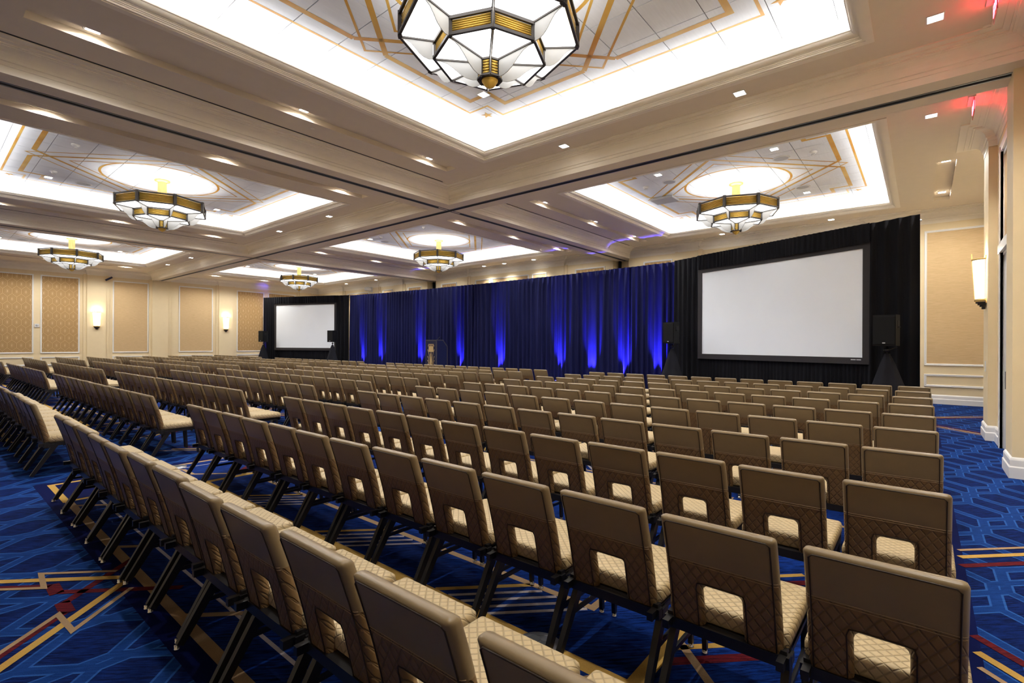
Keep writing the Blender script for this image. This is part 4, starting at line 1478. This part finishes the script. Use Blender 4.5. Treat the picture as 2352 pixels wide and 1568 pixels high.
# ------------------------------------------------------------------ stage and lectern
st = empty('stage_riser', (-15.0, 14.05, 0)); setp(st, 'low black stage riser in front of the blue drape under the lectern', 'stage')
m_ = MB(); m_.box(-2.6, 2.6, -1.15, 1.15, 0.42, 0.46); m_.build('deck', M['black'], st)
m_ = MB(); m_.box(-2.56, 2.56, -1.12, -1.10, 0.0, 0.42); m_.box(-2.56, 2.56, 1.10, 1.12, 0.0, 0.42); m_.box(-2.56, -2.54, -1.1, 1.1, 0.0, 0.42); m_.box(2.54, 2.56, -1.1, 1.1, 0.0, 0.42)
m_.build('skirting', M['bdrape'], st)
lc = empty('lectern', (-15.62, 13.95, 0.46)); setp(lc, 'navy lectern with tall gold art deco emblem on the front', 'lectern')
LW, LD, LH = 0.315, 0.30, 1.245
m_ = MB()
side = [(-LD, 0), (LD, 0), (LD, LH - 0.26), (0.06, LH), (-LD, LH)]
vs = [(-LW, y, z) for y, z in side] + [(LW, y, z) for y, z in side]
m_.add(vs, [(4, 3, 2, 1, 0), (5, 6, 7, 8, 9)] + [(k, (k + 1) % 5, 5 + (k + 1) % 5, 5 + k) for k in range(5)])
m_.build('lectern_body', M['lectern'], lc)
m_ = MB()
for x in (-LW, LW):
    m_.box(x - 0.012, x + 0.012, -LD - 0.012, -LD + 0.03, 0, LH)
    m_.bar((x, -LD, LH), (x, 0.06, LH), 0.026, 0.03)
    m_.bar((x, 0.06, LH), (x, LD, LH - 0.26), 0.026, 0.03)
    m_.bar((x, LD, LH - 0.26), (x, LD, 0), 0.03, 0.026)
m_.box(-LW, LW, -LD - 0.012, -LD + 0.02, LH - 0.03, LH + 0.012)
m_.build('edge_trim', M['ledge'], lc)
m_ = MB()
yf = -LD - 0.006
def ex(x0, x1, z0, z1): m_.box(x0, x1, yf - 0.006, yf + 0.008, z0, z1)
ex(-0.14, 0.14, 0.76, 0.99)                       # plaque
ex(-0.155, 0.155, 1.06, 1.085)
for x in (-0.14, -0.05, 0.05, 0.14): ex(x - 0.02, x + 0.02, 0.99, 1.07)
ex(-0.19, -0.14, 0.99, 1.02); ex(0.14, 0.19, 0.99, 1.02)
m_.add([(-0.035, yf - 0.008, 0.70), (0.035, yf - 0.008, 0.70), (0.055, yf - 0.008, 0.02), (-0.055, yf - 0.008, 0.02)], [(3, 2, 1, 0)])
m_.add([(-0.05, yf - 0.009, 0.40), (0.05, yf - 0.009, 0.40), (0.065, yf - 0.009, 0.02), (-0.065, yf - 0.009, 0.02)], [(3, 2, 1, 0)])
for s_ in (-1, 1):
    for zt_, xb, zb_ in ((0.86, 0.055, 0.30), (0.58, 0.07, 0.12), (0.42, 0.085, 0.04), (0.27, 0.11, 0.02), (0.14, 0.14, 0.02)):
        pts = []
        for k in range(9):
            t = k / 8
            pts.append((s_ * (xb + (0.20 - xb) * t ** 1.8), yf - 0.004, zb_ + (zt_ - zb_) * t))
        m_.tube(pts, 0.010, 5)
    m_.tube([(s_ * 0.02, yf - 0.004, 0.70), (s_ * 0.04, yf - 0.004, 0.76)], 0.006, 5)
m_.build('gold_emblem', M['emblem'], lc)
m_ = MB(); m_.tube([(0.10, -0.12, LH), (0.10, -0.05, LH + 0.03), (0.12, 0.02, LH + 0.10)], 0.006, 6); m_.tube([(0.12, 0.02, LH + 0.10), (0.13, 0.05, LH + 0.125)], 0.014, 8); m_.build('microphone', M['black'], lc)

# ------------------------------------------------------------------ chairs
# local frame: x across, y forward, rear edge of the back's top at y = 0
BZ0, BZ1, SEAM, CUTZ, CUTX, BHW = 0.355, 0.862, 0.672, 0.568, 0.078, 0.221
BT = 0.062


def back_y(z):
    t = (z - BZ0) / (BZ1 - BZ0)
    return 0.172 - 0.098 * t - 0.043 * t * t


def halfth(d, re=0.026):
    d = max(0.0, min(1.0, d / re))
    return BT / 2 * sqrt(max(0.0, 1 - (1 - d) ** 2))


def back_mesh(part, fine, name, mat, target=None, matidx=0):
    cl = (0.0, 0.0025, 0.009, 0.019, 0.03) if fine else (0.0, 0.008, 0.03)
    xs = set()
    for c in cl:
        xs |= {-BHW + c, BHW - c}
    if part == 'lower':
        for c in cl: xs |= {-CUTX - c, CUTX + c}
        xs |= {-CUTX + 0.03, CUTX - 0.03, -CUTX + 0.009, CUTX - 0.009, -0.15, 0.15} if fine else set()
        zs = {BZ0 + c for c in cl} | {CUTZ + c for c in cl} | {SEAM}
        zs |= {0.44, CUTZ - 0.03, CUTZ - 0.009, 0.635} if fine else {0.46}
    else:
        xs |= {-0.12, 0.0, 0.12} if fine else set()
        zs = {SEAM, SEAM + 0.012} | {BZ1 - c for c in cl}
        zs |= {0.72, 0.78} if fine else set()
    xs = sorted(xs); zs = sorted(zs)
    r = 0.022

    def edge_d(x, z):
        d = min(x + BHW, BHW - x, BZ1 - z, z - BZ0)
        if part == 'lower':
            if z <= CUTZ: d = min(d, max(abs(x) - CUTX, 0.0))
            else:
                dx = max(abs(x) - CUTX, 0.0)
                d = min(d, hypot(dx, z - CUTZ))
        return max(d, 0.0)

    def place(x, z):
        # round the two top corners of the back
        dx = min(x + BHW, BHW - x); dz = BZ1 - z
        if part == 'upper' and dx < r and dz < r:
            u = 1 - dx / r; v = 1 - dz / r
            u2 = u * sqrt(1 - v * v / 2); v2 = v * sqrt(1 - u * u / 2)
            sx = 1 if x > 0 else -1
            return sx * (BHW - r + r * u2), BZ1 - r + r * v2
        if part == 'lower' and fine and CUTX - 0.031 < abs(x) <= CUTX + 1e-6 and CUTZ - 0.031 < z <= CUTZ + 1e-6:
            sx = 1 if x > 0 else -1
            ex_, ez_ = (abs(x) - CUTX + 0.03) / 0.03, (z - CUTZ + 0.03) / 0.03
            if ex_ > 0.999 or ez_ > 0.999:      # points on the rim of the opening: round its corner
                u, v = min(ex_, 1.0), min(ez_, 1.0)
                return sx * (CUTX - 0.03 + 0.03 * u * sqrt(1 - v * v / 2)), CUTZ - 0.03 + 0.03 * v * sqrt(1 - u * u / 2)
        return x, z

    vs = []; idx = {}
    fs = []

    def vert(i, k, side):
        x, z = xs[i], zs[k]
        d = edge_d(x, z)
        key = (i, k, side if d > 1e-5 else 0)
        if key not in idx:
            h = halfth(d)
            if abs(z - SEAM) < 1e-6: h *= 0.94
            px, pz = place(x, z)
            idx[key] = len(vs)
            vs.append((px, back_y(z) + side * h, pz))
        return idx[key]

    for i in range(len(xs) - 1):
        for k in range(len(zs) - 1):
            mx = (xs[i] + xs[i + 1]) / 2; mz = (zs[k] + zs[k + 1]) / 2
            if part == 'lower' and abs(mx) < CUTX and mz < CUTZ: continue
            for side in (-1, 1):
                q = [vert(i, k, side), vert(i + 1, k, side), vert(i + 1, k + 1, side), vert(i, k + 1, side)]
                if side == 1: q.reverse()
                q2 = []
                for a in q:
                    if a not in q2: q2.append(a)
                if len(q2) > 2: fs.append(tuple(q2))
    if target is not None:
        target.add(vs, fs, matidx, True)
        return None
    m = MB()
    m.add(vs, fs, 0, True)
    return m.mesh(name, mat)


def piping_mesh():
    m = MB()
    ins = 0.020
    pts = []
    def P(x, z): return (x, back_y(z) - halfth(min(BHW - abs(x), BZ1 - z)) - 0.0008, z)
    for k in range(9): pts.append(P(-BHW + ins, BZ0 + 0.03 + (BZ1 - ins - 0.012 - BZ0 - 0.03) * k / 8))
    pts.append(P(-BHW + ins + 0.012, BZ1 - ins))
    for k in range(1, 6): pts.append(P(-BHW + ins + 0.012 + (2 * BHW - 2 * ins - 0.024) * k / 6, BZ1 - ins))
    pts.append(P(BHW - ins - 0.012, BZ1 - ins))
    for k in range(9): pts.append(P(BHW - ins, BZ1 - ins - 0.012 - (BZ1 - ins - 0.012 - BZ0 - 0.03) * k / 8))
    m.tube(pts, 0.0030, 5)
    c = 0.018
    def Q(x, z): return (x, back_y(z) - halfth(c) - 0.0006, z)
    pc = [Q(-CUTX - c, BZ0 + 0.02), Q(-CUTX - c, 0.46), Q(-CUTX - c, CUTZ - 0.01), Q(-CUTX - c * 0.6, CUTZ + c * 0.75), Q(-CUTX + 0.02, CUTZ + c), Q(0, CUTZ + c),
          Q(CUTX - 0.02, CUTZ + c), Q(CUTX + c * 0.6, CUTZ + c * 0.75), Q(CUTX + c, CUTZ - 0.01), Q(CUTX + c, 0.46), Q(CUTX + c, BZ0 + 0.02)]
    m.tube(pc, 0.0026, 5)
    return m.mesh('piping', M['piping'])


def stitch_mesh():
    m = MB()
    for dz in (-0.006, 0.005):
        z = SEAM + dz
        m.tube([(x, back_y(z) - halfth(min(BHW - abs(x), 0.03)) * 0.99 - 0.0004, z) for x in (-BHW + 0.004, -BHW + 0.012, -BHW + 0.025, -0.08, 0.08, BHW - 0.025, BHW - 0.012, BHW - 0.004)], 0.0011, 4)
    return m.mesh('stitching', M['stitch'])


def seat_geo(fine):
    vs, fs = rbox(-0.239, 0.239, 0.165, 0.635, 0.385, 0.465, 0.022, 3 if fine else 1)
    # gentle crown on the cushion top
    out = []
    for x, y, z in vs:
        if z > 0.44: z += 0.012 * max(0, 1 - (x / 0.25) ** 2) * max(0, 1 - ((y - 0.40) / 0.25) ** 2)
        out.append((x, y, z))
    return out, fs


FR_LEGS = [(sx, fb) for sx in (-1, 1) for fb in (0, 1)]


def leg_geo(m, sx, fb, mat=0):
    if fb:   # upright front leg
        m.bar((sx * 0.222, 0.565, 0.372), (sx * 0.222, 0.585, 0.022), 0.026, 0.030, (0, 1, 0), mat, 0.022, 0.024)
    else:    # raked rear leg
        m.bar((sx * 0.222, 0.235, 0.368), (sx * 0.230, 0.022, 0.022), 0.030, 0.052, (0, 1, 0), mat, 0.026, 0.034)


def glide_geo(m, sx, fb, mat=0):
    x, y = (sx * 0.222, 0.586) if fb else (sx * 0.230, 0.010)
    m.lathe([(0.0, 0.0), (0.016, 0.0), (0.017, 0.008), (0.012, 0.014), (0.012, 0.026), (0.0, 0.026)], 8, (x, y, 0), mat)


def frame_geo(m, mat=0):
    for sx in (-1, 1):
        a, b = sorted((sx * 0.235, sx * 0.208))
        m.box(a, b, 0.08, 0.615, 0.350, 0.385, mat)
        m.box(a, b, 0.14, 0.175, 0.33, 0.40, mat)
    m.box(-0.245, 0.245, 0.128, 0.168, 0.338, 0.384, mat)
    m.box(-0.235, 0.235, 0.585, 0.612, 0.352, 0.382, mat)
    m.box(-0.235, 0.235, 0.16, 0.63, 0.37, 0.386, mat)
    # ganging clips
    for sx in (-1, 1):
        a, b = sorted((sx * 0.235, sx * 0.246))
        m.box(a, b, 0.17, 0.22, 0.335, 0.372, mat)


def stretch_geo(m, sx, mat=0):
    m.bar((sx * 0.226, 0.135, 0.205), (sx * 0.222, 0.575, 0.205), 0.014, 0.022, (0, 0, 1), mat)


# meshes shared by all chairs of a tier
CM = {}
CM['up'] = back_mesh('upper', True, 'back_cushion', M['leather'])
CM['lo'] = back_mesh('lower', True, 'quilted_back', M['quilt'])
CM['up2'] = back_mesh('upper', False, 'back_cushion', M['leather'])
CM['lo2'] = back_mesh('lower', False, 'quilted_back', M['quilt'])
for nm, fine in (('st', True), ('st2', False)):
    m_ = MB(); v_, f_ = seat_geo(fine); m_.add(v_, f_, 0, True); CM[nm] = m_.mesh('seat', M['seat'])
m_ = MB(); frame_geo(m_); CM['fr'] = m_.mesh('seat_frame', M['black'])
for sx in (-1, 1):
    m_ = MB(); stretch_geo(m_, sx); CM['sr%d' % sx] = m_.mesh('stretcher', M['black'])
    for fb in (0, 1):
        m_ = MB(); leg_geo(m_, sx, fb); CM['lg%d%d' % (sx, fb)] = m_.mesh('leg', M['black'])
        m_ = MB(); glide_geo(m_, sx, fb); CM['gl%d%d' % (sx, fb)] = m_.mesh('glide', M['chrome'])
CM['pp'] = piping_mesh()
CM['sh'] = stitch_mesh()
# one-piece small version for the far rows
def small_geo(m):
    back_mesh('upper', False, '', None, m, 0)
    back_mesh('lower', False, '', None, m, 1)
    v2, f2 = rbox(-0.239, 0.239, 0.165, 0.635, 0.385, 0.468, 0.015, 1)
    m.add(v2, f2, 2, False)
    frame_geo(m, 3)
    for sx in (-1, 1):
        for fb in (0, 1): leg_geo(m, sx, fb, 3)
SMALL_M = [M['leather'], M['quilt'], M['seat'], M['black']]
m_ = MB(); small_geo(m_); SMALL = m_; CM['sm'] = m_.mesh('banquet_chair', SMALL_M)

ORD = ['zeroth', 'first', 'second', 'third', 'fourth', 'fifth', 'sixth', 'seventh', 'eighth', 'ninth', 'tenth', 'eleventh', 'twelfth', 'thirteenth', 'fourteenth']
ROWN = ['rearmost row', 'second row', 'third row', 'fourth row', 'fifth row', 'sixth row', 'seventh row', 'eighth row', 'ninth row', 'front row']
BLK = ['rightmost block', 'block left of the main aisle', 'third block from the right', 'far left block']
blocks = [(-0.108, 0.52, 13), (-8.12, 0.52, 14), (-16.75, 0.528, 14), (-25.5, 0.51, 12)]
rnd = random.Random(5)
seats = []
SY, CYW = sin(YAW), cos(YAW)
for b, (xr, pitch, n) in enumerate(blocks):
    for k in range(10):
        y = 0.865 + 1.128 * k
        rj = rnd.uniform(-0.02, 0.02)
        for i in range(n):
            x = xr - pitch * i + rnd.uniform(-0.003, 0.003)
            yy = y + rj * 0.5 + rnd.uniform(-0.012, 0.012)
            dep = -SY * x + CYW * yy
            px = 1176 + 1139.1 * (CYW * x + SY * yy) / max(dep, 0.05)
            if dep < 0.2 or px < -60 or px > 2700: continue
            if b == 0 and k == 0 and i == 0: continue
            seats.append((dep, b, k, i, x, yy, rnd.uniform(-0.007, 0.007)))
seats.sort()


def chair(tier, b, k, i, x, y, rz):
    lab = 'tan quilted leather chair, %s from the right, %s, %s' % (ORD[i + 1], ROWN[k], BLK[b])
    if tier == 3:
        o = link('banquet_chair', CM['sm'], None, (x, y, 0), rz)
    else:
        o = empty('banquet_chair', (x, y, 0), rz)
        f = tier == 1
        link('back_cushion', CM['up' if f else 'up2'], o)
        lo = link('quilted_back', CM['lo' if f else 'lo2'], o)
        link('seat', CM['st' if f else 'st2'], o)
        link('seat_frame', CM['fr'], o)
        for sx in (-1, 1):
            for fb in (0, 1):
                lg = link('leg', CM['lg%d%d' % (sx, fb)], o)
                if f: link('glide', CM['gl%d%d' % (sx, fb)], lg)
            if f: link('stretcher', CM['sr%d' % sx], o)
        link('piping', CM['pp'], lo)
        if f: link('stitching', CM['sh'], lo)
    setp(o, lab, 'chair', 'tan banquet chairs in rows')
    return o


rest = MB()
for q, (dep, b, k, i, x, y, rz) in enumerate(seats):
    if q < 300:
        chair(1 if dep < 5.5 else (2 if dep < 12.5 else 3), b, k, i, x, y, rz)
    else:
        c_, s_ = cos(rz), sin(rz)
        n0 = len(rest.v)
        rest.v += [(x + c_ * a - s_ * d, y + s_ * a + c_ * d, z) for a, d, z in SMALL.v]
        rest.f += [tuple(t + n0 for t in f) for f in SMALL.f]
        rest.m += SMALL.m; rest.s += SMALL.s
far = rest.build('distant_banquet_chairs', SMALL_M)
setp(far, 'distant rows of tan banquet chairs in the left blocks', 'chairs', None, 'stuff')
